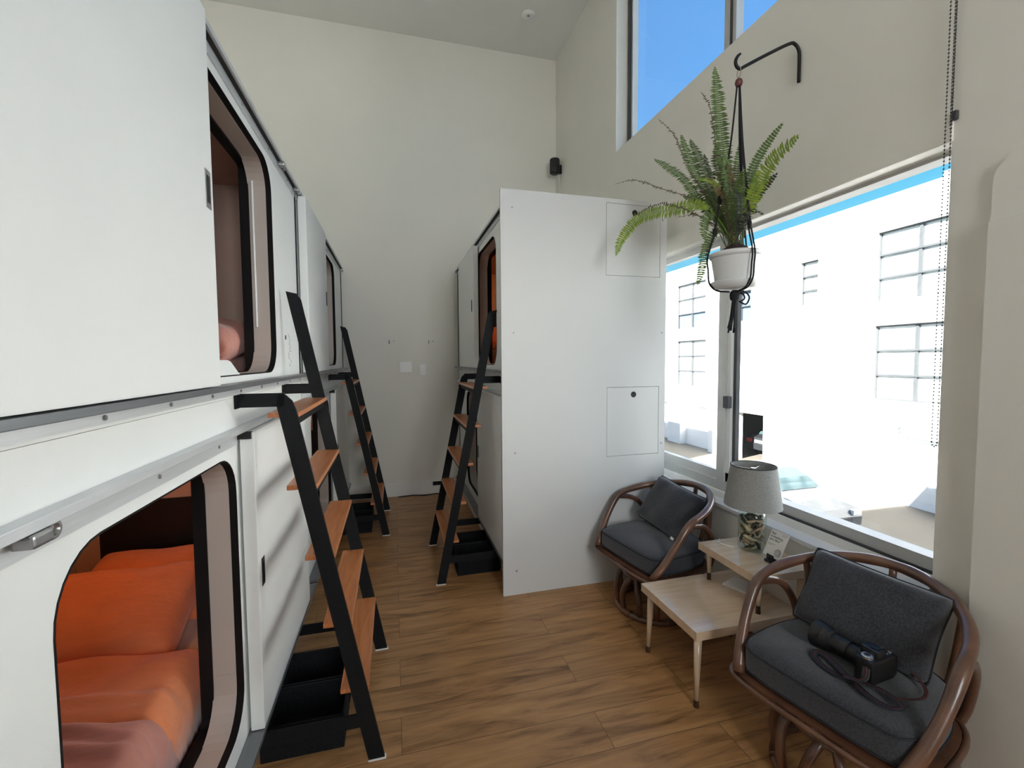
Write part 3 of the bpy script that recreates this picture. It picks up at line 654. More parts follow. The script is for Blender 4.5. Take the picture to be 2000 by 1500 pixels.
for k in range(58):
    z = .014 + .155 * rn.random(); a = rn.uniform(0, 6.28); R = .026 + .022 * rn.random(); l = rn.uniform(.025, .05); tl = rn.uniform(-.9, .9)
    p = Vector((LC[0] + R * math.cos(a), LC[1] + R * math.sin(a), HZ + z)); d = Vector((-math.sin(a) * math.cos(tl), math.cos(a) * math.cos(tl), math.sin(tl))) * l
    q = [p - d, p - d * .3 + Vector((0, 0, .006 * rn.random())), p + d * .4, p + d]
    for v in q:
        h = Vector((v.x - LC[0], v.y - LC[1])); 
        if h.length > .050: h *= .050 / h.length; v.x, v.y = LC[0] + h.x, LC[1] + h.y
        v.z = min(max(v.z, HZ + .012), HZ + .175)
    rw = rn.uniform(.005, .011)
    obj('driftwood_piece', tube(BM(), smooth_path(q, 4), lambda s, rw=rw: rw * (.35 + .65 * math.sin(math.pi * min(.96, max(.04, s)))), 7), [M['drift'], M['drift'], M['drift'], M['drift2'], M['drift2'], M['drift3']][rn.randrange(6)], t, smooth=True)
obj('lamp_stem', cyl(BM(), (LC[0], LC[1], HZ + .15), (LC[0], LC[1], HZ + .31), .004, 10), M['greyink'], t)
obj('bulb', lathe(BM(), [(.004, .30), (.012, .305), (.026, .33), (.030, .352), (.024, .375), (.006, .386)], LC, 20), M['white'], t, smooth=True)
bm = BM(); lathe(bm, [(.128, .217), (.1275, .221), (.101, .408), (.101, .412), (.099, .412), (.099, .408), (.1255, .221), (.126, .217)], LC, 48, closed=False)

obj('lamp_shade', bm, M['shade'], t, smooth=True)
bm = BM()
for k in range(3):
    a = k * 2.094 + .4; cyl(bm, (LC[0] + .01 * math.cos(a), LC[1] + .01 * math.sin(a), HZ + .395), (LC[0] + .100 * math.cos(a), LC[1] + .100 * math.sin(a), HZ + .402), .0018, 6)
cyl(bm, (LC[0], LC[1], HZ + .385), (LC[0], LC[1], HZ + .40), .012, 12); obj('shade_spider', bm, M['steel'], t)
tube(bm_ := BM(), [(LC[0] + .1005 * math.cos(a), LC[1] + .1005 * math.sin(a), HZ + .412) for a in [k * 2 * math.pi / 40 for k in range(40)]], .0022, 6, closed=True); obj('shade_trim', bm_, M['charpipe'], t)
obj('lamp_cord', tube(BM(), smooth_path([(1.60, 1.80, HZ + .003), (1.575, 1.83, HZ + .003), (1.57, 1.87, HZ + .003), (1.60, 1.90, HZ + .003)], 8), .0022, 6), M['white'], t, smooth=True)
# ================================================================ card on its stand
cc = Vector((1.648, 1.625, HZ)); cy = math.radians(-90)
t = thing('table_card', 'white card reading See something you like? on the step table beside the lamp', 'card', cc, cy)
tilt = math.radians(-26)
mwc = wm(t) @ Matrix.Translation((0, 0, .022)) @ Matrix.Rotation(math.radians(90) + tilt, 4, 'X')
bm = BM(); box(bm, -.047, .047, 0, .122, -.001, .001); bm.transform(mwc); obj('card_sheet', bm, M['paper'], t)
T = lambda x, y: mwc @ Matrix.Translation((x, y, .0012))
text_mesh('See\nsomething\nyou like?', .0158, M['ink'], 'headline_text', t, T(-.041, .101))
for x_, y_, l_ in ((-.041, .058, .040), (-.041, .052, .026), (.014, .114, .028), (.014, .107, .020)):
    bm = BM(); box(bm, x_, x_ + l_, y_ - .0009, y_ + .0009, 0, .0003); bm.transform(T(0, 0)); obj('small_print', bm, M['greyink'], t)
bm = BM(); 
for rr_ in (.017, .013):
    lathe(bm, [(rr_, 0), (rr_, .0004), (rr_ - .0016, .0004), (rr_ - .0016, 0)], (0, 0, 0), 32, closed=False)
for k in range(-3, 4): box(bm, -.011, .011, k * .0035 - .0006, k * .0035 + .0006, 0, .0004)
bm.transform(T(.024, .028)); obj('round_emblem', bm, M['greyink'], t)
bm = BM(); box(bm, -.018, .018, -.022, .020, 0, .012, .002); box(bm, -.018, .018, -.008, -.003, .012, .034, .001); box(bm, -.018, .018, .004, .008, .012, .026, .001); obj('card_stand', bm, M['camera'], t, local=True)

# ================================================================ cane chairs
def make_chair(label, loc, rz):
    t = thing('rattan_chair', label, 'chair', loc, rz, 'round cane chairs by the window')
    # local frame: +x = facing direction, y = width
    zc, W, S, al_, al2, S2 = .593, .294, .375, .227, .977, .579
    def hp(deg):
        a = math.radians(deg); c, s = math.cos(a), math.sin(a)
        if c > 0: return Vector((-S * c * math.cos(al_), W * s, zc + S * c * math.sin(al_)))
        return Vector((-S2 * c * math.cos(al2), W * s, zc + S2 * c * math.sin(al2)))
    pts = [hp(k) for k in range(-126, 127, 4)]
    # soften the kink where the rail turns down
    for _ in range(3): pts = [pts[0]] + [(pts[i - 1] + pts[i] * 2 + pts[i + 1]) / 4 for i in range(1, len(pts) - 1)] + [pts[-1]]
    obj('hoop_rail', tube(BM(), pts, lambda q: .0192 + .0011 * math.sin(60 * q), 14), M['cane'], t, local=True, smooth=True)
    # seat platform
    zs = .296
    fr = smooth_path([(.195, -.252, zs), (.212, 0, zs - .004), (.195, .252, zs), (.05, .285, zs + .004), (-.20, .245, zs + .008), (-.285, 0, zs + .01), (-.20, -.245, zs + .008), (.05, -.285, zs + .004)], 8, True)
    obj('seat_rail', tube(BM(), fr, .0095, 10, closed=True), M['cane'], t, local=True, smooth=True)
    bm = BM(); poly = smooth_path([(.188, -.245, zs + .004), (.203, 0, zs + .004), (.188, .245, zs + .004), (.05, .277, zs + .004), (-.195, .238, zs + .004), (-.278, 0, zs + .004), (-.195, -.238, zs + .004), (.05, -.277, zs + .004)], 6, True)
    prism(bm, [tuple(p) for p in poly], (0, 0, .009), 'z'); obj('seat_board', bm, M['cane'], t, local=True)
    for s in (-1, 1):
        p = [hp(s * 101), hp(s * 92) * .985, Vector((-.03, s * .288, .575)), Vector((-.13, s * .280, .55)), Vector((-.20, s * .268, .47)), Vector((-.225, s * .25, .36)), Vector((-.225, s * .235, zs + .01))]
        obj('arm_loop', tube(BM(), smooth_path(p, 6), .0145, 10), M['cane'], t, local=True, smooth=True)
    for a in (-52, -26, 0, 26, 52):
        top = hp(a); bot = Vector((-.275 * math.cos(math.radians(a * .9)), .235 * math.sin(math.radians(a * 1.1)), zs + .008)); mid = (top + bot) / 2 + Vector((-.02, 0, 0))
        obj('back_spindle', tube(BM(), smooth_path([bot, mid, top - Vector((0, 0, .006))], 6), .0125, 10), M['cane'], t, local=True, smooth=True)
    # swivel hub and basket base
    cx_ = -.03
    obj('swivel_hub', lathe(BM(), [(.05, .215), (.085, .22), (.10, .26), (.14, .284), (.14, .296)], (cx_, 0, 0), 24), M['cane'], t, local=True)
    ring = [(cx_ + .20 * math.cos(a), .20 * math.sin(a), .0165) for a in [k * 2 * math.pi / 48 for k in range(48)]]
    obj('base_ring', tube(BM(), ring, .016, 10, closed=True), M['cane'], t, local=True, smooth=True)
    ring = [(cx_ + .165 * math.cos(a), .165 * math.sin(a), .215) for a in [k * 2 * math.pi / 40 for k in range(40)]]
    obj('upper_ring', tube(BM(), ring, .012, 10, closed=True), M['cane'], t, local=True, smooth=True)
    for k in range(6):
        a = k * math.pi / 3 + .2; b = .30
        P = lambda r, an, z: (cx_ + r * math.cos(an), r * math.sin(an), z)
        obj('base_cane', tube(BM(), smooth_path([P(.196, a - b, .03), P(.205, a - b * .95, .11), P(.185, a - b * .6, .19), P(.12, a, .238), P(.185, a + b * .6, .19), P(.205, a + b * .95, .11), P(.196, a + b, .03)], 5), .0155, 9), M['cane'], t, local=True, smooth=True)
    for k in range(6):
        a = k * math.pi / 3 + .2; bm = BM()
        for dz in (0, .012): 
            tube(bm, [(cx_ + .2 * math.cos(a + q * .02), .2 * math.sin(a + q * .02), .02 + dz * .3) for q in (-1, 1)], .019, 10)
        obj('cane_binding', bm, M['cane'], t, local=True, smooth=True)
    return t
def cushion(name, label, mw, w, h, th, seed, seat=False, corner=.05):
    """boxed or knife-edge cushion with piping; mw places it"""
    if seat:
        bm = BM(); lay = []
        out = []
        shp = [(.198, .0), (.192, .18), (.165, .236), (.08, .256), (-.10, .248), (-.205, .20), (-.262, .08), (-.27, 0)]
        loop = smooth_path([(x, y, 0) for x, y in shp] + [(x, -y, 0) for x, y in shp[-2:0:-1]], 5, True)
        n = len(loop)
        levels = [(0.0, .93), (.008, .985), (.022, 1.0), (th - .018, 1.0), (th - .006, .985), (th + .004, .93), (th + .012, .75), (th + .017, .5), (th + .019, .2)]
        rings = [[bm.verts.new((p.x * k, p.y * k, z + (.004 * math.sin(9 * p.x + 5 * p.y + seed) if z > th else 0))) for p in loop] for z, k in levels]
        for a, b in zip(rings, rings[1:]):
            for i in range(n): bm.faces.new((a[i], a[(i + 1) % n], b[(i + 1) % n], b[i]))
        bm.faces.new(rings[0][::-1]); bm.faces.new(rings[-1])
        bm.transform(mw); o = obj(name, bm, M['char'], smooth=True, origin=mw.translation)
        for z in (.016, th - .010):
            tube(b2 := BM(), [mw @ Vector((p.x * 1.0, p.y * 1.0, z)) for p in loop], .0032, 6, closed=True)
            obj('piping', b2, M['charpipe'], o)
    else:
        bm = BM(); pillow_mesh(bm, w, h, th, 20, seed, .007, .10, .40); bm.transform(mw); o = obj(name, bm, M['char'], smooth=True, origin=mw.translation)
        pts = []
        n = 20
        for u, v in [(-1 + 2 * i / n, -1) for i in range(n)] + [(1, -1 + 2 * i / n) for i in range(n)] + [(1 - 2 * i / n, 1) for i in range(n)] + [(-1, 1 - 2 * i / n) for i in range(n)]:
            x = w / 2 * u * (1 - .10 * (1 - v * v) * abs(u) ** 3 * .6); y = h / 2 * v * (1 - .10 * (1 - u * u) * abs(v) ** 3 * .6); q_ = 1 - .045 * (u * v) ** 6; pts.append(mw @ Vector((x * q_, y * q_, 0)))
        obj('piping', tube(BM(), pts, .0035, 6, closed=True), M['charpipe'], o)
    return tag(o, label, 'cushion', 'charcoal cushions on the cane chairs')
CB = ((1.41, 2.25), 3.312); CF = ((1.43, 1.117), 3.389)
for (c, rz), lab, cl, bl, bcfg in ((CB, 'round cane swivel chair in the corner against the divider panel', 'charcoal seat cushion on the chair against the divider panel', 'charcoal back cushion slumped in the chair against the divider panel', (-.165, -.005, .565, 57, -8, .40, .30)),
                             (CF, 'round cane swivel chair in the right foreground with a camera on its seat', 'charcoal seat cushion under the camera in the foreground chair', 'charcoal back cushion behind the camera in the foreground chair', (-.180, -.008, .56, 60, -3, .425, .29))):
    make_chair(lab, (*c, 0), rz)
    base = Matrix.Translation((*c, 0)) @ Matrix.Rotation(rz, 4, 'Z')
    sc_ = cushion('seat_cushion', cl, base @ Matrix.Translation((-.012, 0, .310)), 0, 0, .105, 3 if c[1] > 2 else 7, seat=True)
    f_, y_, z_, lean, roll, w_, h_ = bcfg
    # pillow local: x=width, y=height, z=thickness -> stand it up, leaning back
    pm = base @ Matrix.Translation((f_, y_, z_)) @ Matrix.Rotation(math.radians(90), 4, 'Z') @ Matrix.Rotation(math.radians(lean), 4, 'X') @ Matrix.Rotation(math.radians(roll), 4, 'Z')
    bc = cushion('back_cushion', bl, pm, w_, h_, .11, 11 if c[1] > 2 else 4)
    if c[1] > 2:
        bm = BM(); box(bm, .14, .165, -.148, -.10, .03, .0315); bm.transform(pm); obj('care_label', bm, M['paper'], bc, label='small white label')

# ================================================================ camera on the seat
cz = .310 + .105 + .019
t = thing('camera', 'black camera with a long zoom lens lying on the foreground chair cushion', 'camera', (1.455, 1.055, cz), math.radians(96)); t.scale = (.86, .86, .86)
# local: +x = lens direction
bm = BM(); box(bm, -.062, -.002, -.070, .070, 0, .088, .012); obj('camera_body', bm, M['camera'], t, local=True)
bm = BM(); box(bm, -.060, .016, -.086, -.045, .002, .080, .014); obj('hand_grip', bm, M['camera'], t, local=True)
bm = BM(); box(bm, -.055, .008, -.026, .026, .080, .112, .012); box(bm, -.045, -.02, -.014, .014, .112, .115, .001); obj('viewfinder_hump', bm, M['camera'], t, local=True)
bm = BM(); lathe(bm, [(.019, .088), (.019, .097), (.016, .099)], (-.032, .047, 0), 24); dl = obj('mode_dial', bm, M['silver'], t, local=True)
bm = BM(); lathe(bm, [(.010, .099), (.010, .1), (.004, .1)], (-.032, .047, 0), 16); obj('dial_centre', bm, M['lens'], dl, local=True)
for x, y in ((-.02, -.052), (-.045, -.058)): obj('shutter_button', lathe(BM(), [(.006, .086), (.006, .092), (.004, .093)], (x, y, 0), 14), M['silver'], t, local=True)
obj('top_plate_display', box(BM(), -.05, -.02, -.045, -.03, .0875, .0895), M['silver'], t, local=True)
def lx(prof, name, m):
    bm = BM(); lathe(bm, prof, (0, 0, 0), 32); bm.transform(Matrix.Translation((0, 0, .045)) @ Matrix.Rotation(math.radians(90), 4, 'Y')); return obj(name, bm, m, t, local=True, smooth=False)
lx([(.034, -.004), (.036, .004), (.036, .02), (.033, .022), (.033, .05), (.038, .052), (.038, .078), (.036, .08), (.036, .112), (.042, .114), (.042, .142), (.037, .143)], 'lens_barrel', M['camera'])
lx([(.039, .118), (.050, .146), (.054, .185), (.051, .186), (.047, .15), (.036, .12)], 'lens_hood', M['camera'])
lx([(.030, .138), (.020, .1455), (.004, .147)], 'front_element', M['lens'])
# strap, resting on the cushion
sp = smooth_path([(-.04, -.083, .06), (-.05, -.115, .03), (-.02, -.135, .010), (.06, -.13, .008), (.14, -.085, .010), (.165, -.02, .012)][:0] or
                 [(-.045, .072, .066), (-.05, .10, .03), (-.00, .125, .008), (.075, .125, .008), (.125, .10, .012), (.12, .075, .022), (.06, .085, .016), (-.03, .115, .010), (-.10, .135, .009), (-.155, .125, .009), (-.165, .09, .012), (-.11, .07, .014), (-.05, .10, .022), (-.0, .13, .02)], 8)
tube(bm := BM(), sp, .013, 8, flat=.11, up=(0, 0, 1)); obj('neck_strap', bm, M['camera'], t, local=True, smooth=True)
tube(bm := BM(), [p + Vector((0, 0, .0022)) for p in sp], .004, 6, flat=.2, up=(0, 0, 1)); obj('strap_stripe', bm, M['red'], t, local=True, smooth=True)
sp2 = smooth_path([(-.045, -.084, .066), (-.09, -.11, .03), (-.14, -.09, .010), (-.165, -.03, .009), (-.15, .03, .010), (-.125, .07, .013)], 8)
tube(bm := BM(), sp2, .006, 8, flat=.25, up=(0, 0, 1)); obj('thin_strap', bm, M['red'], t, local=True, smooth=True)

# ================================================================ hanging fern
HK = Vector((1.487, 1.70, 2.722))
t = thing('wall_hook', 'black iron plant hook bracket fixed to the window wall', 'hook', (XR, 1.70, 2.77))
obj('hook_arm', tube(BM(), smooth_path([(1.812, 1.70, 2.705), (1.812, 1.70, 2.80), (1.808, 1.70, 2.845), (1.785, 1.70, 2.868), (1.75, 1.70, 2.862), (1.62, 1.70, 2.79), (1.515, 1.70, 2.728), (1.494, 1.70, 2.715), (1.475, 1.70, 2.722), (1.468, 1.70, 2.742), (1.478, 1.70, 2.765), (1.492, 1.70, 2.778)], 6), lambda q: .0072 - .002 * max(0, q - .85) / .15, 10), M['iron'], t, smooth=True)
PC = Vector((1.487, 1.70, 1.775))                          # pot base
t = thing('macrame_hanger', 'black cord macrame hanger holding the fern pot below the iron hook', 'plant hanger', (1.487, 1.70, 2.70))
obj('hanging_ring', tube(BM(), [(1.487 + .004 * math.cos(a), 1.70 + .016 * math.cos(a), 2.698 + .020 * math.sin(a)) for a in [k * math.pi / 12 for k in range(24)]], .0017, 6, closed=True), M['wire'], t, smooth=True)
obj('top_bead', lathe(BM(), [(.004, -.018), (.013, -.012), (.0165, 0), (.013, .013), (.005, .018)], (1.487, 1.70, 2.655), 16), M['bead'], t, smooth=True)
rimr = .110; rimz = 1.918
for k in range(3):
    a = math.radians(26 + 120 * k); ca, sa = math.cos(a), math.sin(a)
    bm = BM()
    for o_ in (-.006, .006):
        ox, oy = -sa * o_, ca * o_
        tube(bm, smooth_path([(1.487 + ca * .006, 1.70 + sa * .006, 2.65), (1.487 + ca * .03 + ox * .6, 1.70 + sa * .03 + oy * .6, 2.38), (1.487 + ca * .068 + ox * .2, 1.70 + sa * .068 + oy * .2, 2.16), (1.487 + ca * .086 + ox, 1.70 + sa * .086 + oy, 2.02), (1.487 + ca * (rimr + .004) + ox, 1.70 + sa * (rimr + .004) + oy, rimz - .01), (1.487 + ca * .111 + ox, 1.70 + sa * .111 + oy, 1.85), (1.487 + ca * .105 + ox, 1.70 + sa * .105 + oy, 1.792), (1.487 + ca * .075 + ox * .8, 1.70 + sa * .075 + oy * .8, 1.758), (1.487 + ca * .02, 1.70 + sa * .02, 1.748)], 8), .0036, 7)
    obj('cord_pair', bm, M['cord'], t, smooth=True)
    for q, zz in ((.068, 2.16), (.086, 2.02)):
        bm = BM(); lathe(bm, [(.003, -.02), (.0085, -.012), (.0095, 0), (.0085, .012), (.003, .02)], (1.487 + ca * q, 1.70 + sa * q, zz), 10); obj('cord_knot', bm, M['cord'], t, smooth=True)
bm = BM(); lathe(bm, [(.006, -.03), (.018, -.022), (.021, -.005), (.02, .01), (.010, .02)], (1.487, 1.70, 1.735), 14); obj('bottom_knot', bm, M['cord'], t, smooth=True)
bm = BM(); tube(bm, smooth_path([(1.495, 1.69, 1.735), (1.515, 1.672, 1.745), (1.53, 1.66, 1.72), (1.52, 1.668, 1.69), (1.498, 1.685, 1.705)], 6), .0036, 7)
tube(bm, smooth_path([(1.495, 1.69, 1.74), (1.51, 1.676, 1.735), (1.515, 1.672, 1.715), (1.50, 1.685, 1.70)], 6), .0036, 7); obj('cord_loop', bm, M['cord'], t, smooth=True)
for k in range(7):
    a = k * .9; d = .010
    obj('tassel_cord', tube(BM(), smooth_path([(1.487 + d * math.cos(a) * .6, 1.70 + d * math.sin(a) * .6, 1.72), (1.483 + d * math.cos(a), 1.70 + d * math.sin(a), 1.65), (1.478 + d * 1.5 * math.cos(a + .3), 1.705 + d * 1.5 * math.sin(a + .3), 1.565 + .01 * (k % 3))], 6), .0040, 7), M['cord'], t, smooth=True)
t = thing('potted_fern', 'fern with arching fronds in a pale grey pot hanging before the window', 'plant', PC)
c0 = (PC.x, PC.y, 0)
bm = BM(); lathe(bm, [(0.0045, 1.775), (0.0784, 1.775), (0.0818, 1.783), (0.0986, 1.893), (0.1008, 1.898), (0.1070, 1.899), (0.1081, 1.915), (0.1053, 1.919), (0.1008, 1.915), (0.0963, 1.895), (0.0784, 1.87), (0.0045, 1.87)], c0, 44); obj('pot', bm, M['pot'], t, smooth=False)
for p in t.children[0].data.polygons: p.use_smooth = True
bm = BM(); lathe(bm, [(0.0045, 1.764), (0.0784, 1.764), (0.0963, 1.792), (0.0997, 1.792), (0.0997, 1.789), (0.0818, 1.761), (0.0045, 1.761)], c0, 44); obj('saucer', bm, M['pot'], t, smooth=True)
bm = BM(); lathe(bm, [(0.0952, 1.886), (0.0784, 1.905), (0.0504, 1.94), (0.0112, 1.965)], c0, 24); obj('soil_mound', bm, M['soil'], t, smooth=True)
FR = [
([(1.490,1.699,1.952),(1.480,1.735,2.187),(1.470,1.786,2.503),(1.460,1.822,2.794)],0.038,1),
([(1.480,1.700,1.956),(1.460,1.754,2.215),(1.440,1.793,2.479),(1.420,1.805,2.608),(1.400,1.841,2.687)],0.022,2),
([(1.480,1.713,1.954),(1.450,1.814,2.166),(1.420,1.947,2.380),(1.390,2.020,2.569),(1.360,2.124,2.701)],0.02,2),
([(1.490,1.724,1.958),(1.467,1.817,2.145),(1.443,1.939,2.379),(1.420,2.012,2.577)],0.034,1),
([(1.500,1.742,1.963),(1.507,1.849,2.182),(1.513,1.974,2.425),(1.520,2.075,2.593)],0.034,1),
([(1.470,1.707,1.957),(1.440,1.837,2.149),(1.410,1.993,2.360),(1.380,2.186,2.526)],0.028,1),
([(1.470,1.707,1.957),(1.415,1.841,2.172),(1.360,2.094,2.335),(1.305,2.256,2.433),(1.250,2.388,2.455)],0.018,2),
([(1.460,1.696,1.954),(1.408,1.796,2.145),(1.356,1.997,2.193),(1.304,2.198,2.213),(1.252,2.298,2.127),(1.200,2.270,2.019)],0.032,0),
([(1.460,1.690,1.952),(1.400,1.820,2.105),(1.340,1.973,2.210),(1.280,2.014,2.218),(1.220,2.148,2.192)],0.016,2),
([(1.470,1.695,1.949),(1.433,1.758,2.100),(1.397,1.787,2.084),(1.360,1.748,1.983)],0.028,1),
([(1.460,1.689,1.948),(1.430,1.736,2.025),(1.400,1.782,1.967),(1.370,1.769,1.870),(1.340,1.763,1.780)],0.024,1),
([(1.490,1.681,1.947),(1.487,1.628,2.107),(1.483,1.525,2.226),(1.480,1.378,2.282)],0.032,0),
([(1.500,1.692,1.950),(1.517,1.683,2.172),(1.533,1.633,2.307),(1.550,1.521,2.407)],0.022,1),
([(1.500,1.686,1.949),(1.520,1.669,2.079),(1.540,1.635,2.157),(1.560,1.555,2.219)],0.022,3),
([(1.500,1.704,1.958),(1.500,1.774,2.203),(1.500,1.839,2.368),(1.500,1.856,2.469)],0.036,1),
([(1.510,1.716,1.961),(1.527,1.740,2.147),(1.543,1.763,2.318),(1.560,1.754,2.453)],0.026,1),
([(1.480,1.688,1.953),(1.453,1.679,2.077),(1.427,1.627,2.166),(1.400,1.557,2.220)],0.026,1),
([(1.480,1.700,1.956),(1.467,1.799,2.115),(1.453,1.922,2.226),(1.440,2.012,2.269)],0.026,1),
([(1.500,1.723,1.963),(1.527,1.837,2.108),(1.553,1.939,2.340),(1.580,2.042,2.512)],0.024,3),
([(1.470,1.682,1.951),(1.433,1.710,2.130),(1.397,1.733,2.224),(1.360,1.738,2.256)],0.022,4),
([(1.480,1.682,1.951),(1.460,1.631,2.020),(1.440,1.560,2.060),(1.420,1.475,2.012)],0.018,3),
([(1.490,1.712,1.959),(1.500,1.777,2.065),(1.510,1.860,2.149),(1.520,1.923,2.158)],0.022,1),
([(1.490,1.705,1.958),(1.493,1.791,2.115),(1.497,1.892,2.244),(1.500,2.026,2.338)],0.026,1),
([(1.480,1.682,1.951),(1.460,1.701,2.129),(1.440,1.706,2.284),(1.420,1.703,2.347)],0.028,1),
([(1.500,1.692,1.955),(1.513,1.686,2.084),(1.527,1.651,2.183),(1.540,1.656,2.274)],0.022,1),
([(1.470,1.670,1.948),(1.453,1.642,2.044),(1.437,1.620,2.122),(1.420,1.651,2.217)],0.024,3),
([(1.470,1.689,1.952),(1.440,1.782,2.062),(1.410,1.870,2.133),(1.380,1.988,2.155)],0.02,4),
]

rn = random.Random(12)
def frond(pts, wd, kind):
    P = [Vector(p) for p in pts]; P[0] = Vector((PC.x + rn.uniform(-.03, .03), PC.y + rn.uniform(-.03, .03), 1.93))
    path = smooth_path(P, 18); bm = BM()
    L = [0]
    for a, b in zip(path, path[1:]): L.append(L[-1] + (b - a).length)
    tot = L[-1]
    tube(bm, path[::2] + ([path[-1]] if len(path) % 2 == 0 else []), lambda q: .0022 * (1 - .75 * q), 5)
    start = .26 * tot; step = .0105 if kind != 2 else .0100; s = start; side = 1; i = 0
    nrm = Vector((rn.uniform(-.5, .5) - .5, -1, rn.uniform(-.2, .5))).normalized()
    while s < tot - .002:
        while i < len(L) - 2 and L[i + 1] < s: i += 1
        p = path[i].lerp(path[i + 1], (s - L[i]) / max(1e-6, L[i + 1] - L[i])); tg = (path[i + 1] - path[i]).normalized()
        q = (s - start) / (tot - start); taper = min(1, q * 5 + .35) * (1 - q ** 6) ** .75
        if kind == 2: taper *= .55 + .45 * math.sin(q * 40 + wd * 900) * rn.random()
        if kind == 4: taper *= rn.uniform(.2, 1)
        sd = tg.cross(nrm).normalized(); nn = sd.cross(tg)
        for sg in (1, -1):
            if kind in (2, 4) and rn.random() < .22: continue
            ln = wd * taper * rn.uniform(.88, 1.1); d = (sd * sg + tg * rn.uniform(.02, .2) + nn * rn.uniform(-.28, .22) * (1 if kind < 2 else 2)).normalized()
            wv = tg * (.0052 if kind != 2 else .0034); b0 = p; m1 = p + d * ln * .5 + nn * ln * .05; tp = p + d * ln - nn * ln * .08
            v = [bm.verts.new(x) for x in (b0 - wv * .6, m1 - wv, tp, m1 + wv, b0 + wv * .6)]
            bm.faces.new((v[0], v[1], v[3], v[4])); bm.faces.new((v[1], v[2], v[3]))
        s += step
    o = obj('frond', bm, M['fern%d' % kind], t); return o
for pts, wd, k in FR: frond(pts, wd * (1.3 if k == 0 else 1.12), k)
# short inner fronds and bare stems filling the crown
for k in range(8):
    a = rn.uniform(0, 6.28); r_ = rn.uniform(.05, .17); h = rn.uniform(.20, .40)
    frond([(PC.x, PC.y, 1.93), (PC.x + r_ * .25 * math.cos(a), PC.y + r_ * .25 * math.sin(a), 1.93 + h * .5), (PC.x + r_ * .7 * math.cos(a), PC.y + r_ * .7 * math.sin(a), 1.93 + h * .9), (PC.x + r_ * 1.3 * math.cos(a), PC.y + r_ * 1.3 * math.sin(a), 1.93 + h)], rn.uniform(.018, .030), rn.choice((1, 1, 0, 1, 4)))
for k in range(26):
    a = rn.uniform(0, 6.28); r_ = rn.uniform(.02, .11); h = rn.uniform(.10, .34)
    obj('bare_stem', tube(BM(), smooth_path([(PC.x + rn.uniform(-.04, .04), PC.y + rn.uniform(-.04, .04), 1.92), (PC.x + r_ * .6 * math.cos(a), PC.y + r_ * .6 * math.sin(a), 1.93 + h * .6), (PC.x + r_ * 1.2 * math.cos(a), PC.y + r_ * 1.2 * math.sin(a), 1.93 + h)], 4), .0012, 4), M['fern4' if k % 3 else 'fern3'], t)

# ================================================================ bead chains by the window
def bead_chain(label, ya, yb, x, zt_, zb, r=.0024, pitch=.0105):
    bm = BM(); pts = []
    z = zb + .02
    while z < zt_: pts += [(x, ya, z), (x, yb, z)]; z += pitch
    for k in range(5): a = math.pi * k / 4; pts.append((x, (ya + yb) / 2 + (yb - ya) / 2 * math.cos(a), zb + .02 - .015 * math.sin(a)))
    for p in pts: bmesh.ops.create_icosphere(bm, subdivisions=1, radius=r, matrix=Matrix.Translation(p))
    for y in (ya, yb): tube(bm, [(x, y, zb + .02), (x, y, zt_)], .0007, 4)
    return tag(obj('bead_chain', bm, M['chain'], smooth=True, origin=(x, ya, zb)), label, 'blind chain')
bead_chain('long looped blind chain hanging down the near edge of the street window', 1.097, 1.113, 1.800, 4.56, 1.135, .0030, .0125)
bead_chain('second blind chain, the one ending at the clip above the street window', 1.100, 1.105, 1.808, 4.56, 2.20, .0020, .0105)
o = obj('chain_clip', box(BM(), 1.806, 1.8195, 1.088, 1.100, 2.232, 2.262, .003), M['framedark'], origin=(1.81, 1.10, 2.2)); tag(o, 'small dark clip holding the blind chain on the wall', 'clip')

# ================================================================ the alley outside
GZ = -3.5
o = struct('ground_alley', box(BM(), 2.3, 45, -25, 60, GZ - .3, GZ), M['concrete']); o.name = 'ground'
bm = BM(); box(bm, -10, 2.01, -12, 4.9, GZ, -.13); o = struct('wall_outer_lower', bm, M['stucco'])
bm = BM(); box(bm, -10, 2.0, 4.9 + .2, 5.1, GZ, 5.15); box(bm, -10, 2.02, -12, -2.85, -.13, 5.15)
struct('wall_outer_side', bm, M['stucco'])
o = obj('building', box(BM(), -10, 2.0, 14.7, 40, GZ, 5.15), M['stucco'], origin=(-4, 27, GZ)); tag(o, 'neighbouring white block farther along our side of the alley', 'building')
bd = thing('building', 'white stucco apartment block with garages seen across the alley', 'building', (16, 16, GZ))
WN = [(20.35, 22.9, 3.15, 5.64), (20.3, 22.85, -.08, 2.45), (17.25, 18.02, 3.2, 4.62), (13.9, 14.72, 3.55, 5.28), (9.25, 11.75, 3.35, 5.68), (9.25, 11.75, 0, 2.52), (5.0, 7.2, 3.35, 5.68), (5.0, 7.2, 0, 2.52)]
GR = [(20.0, 22.4), (23.6, 26.4), (12.66, 15.63), (9.2, 12.3), (5.4, 8.4)]
PS = (16.38, 18.2)
holes = [w for w in WN] + [(a, b, GZ, -1.13) for a, b in GR] + [(PS[0], PS[1], GZ, -1.13)]
obj('wall', holewall(BM(), 'x', 16.0, 16.55, (-8, 48), (GZ, 6.82), holes + [(17.2, 47.99, 6.60, 6.83)]), M['stucco'], bd)
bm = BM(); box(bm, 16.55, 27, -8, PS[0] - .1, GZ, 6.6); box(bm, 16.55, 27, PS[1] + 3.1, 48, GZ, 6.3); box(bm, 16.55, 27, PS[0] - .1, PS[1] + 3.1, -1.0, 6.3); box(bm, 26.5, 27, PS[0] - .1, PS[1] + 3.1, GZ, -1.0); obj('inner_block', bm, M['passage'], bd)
obj('roof_step', box(BM(), 16.0, 18, 8.6, 9.9, 6.82, 6.98), M['stucco'], bd)
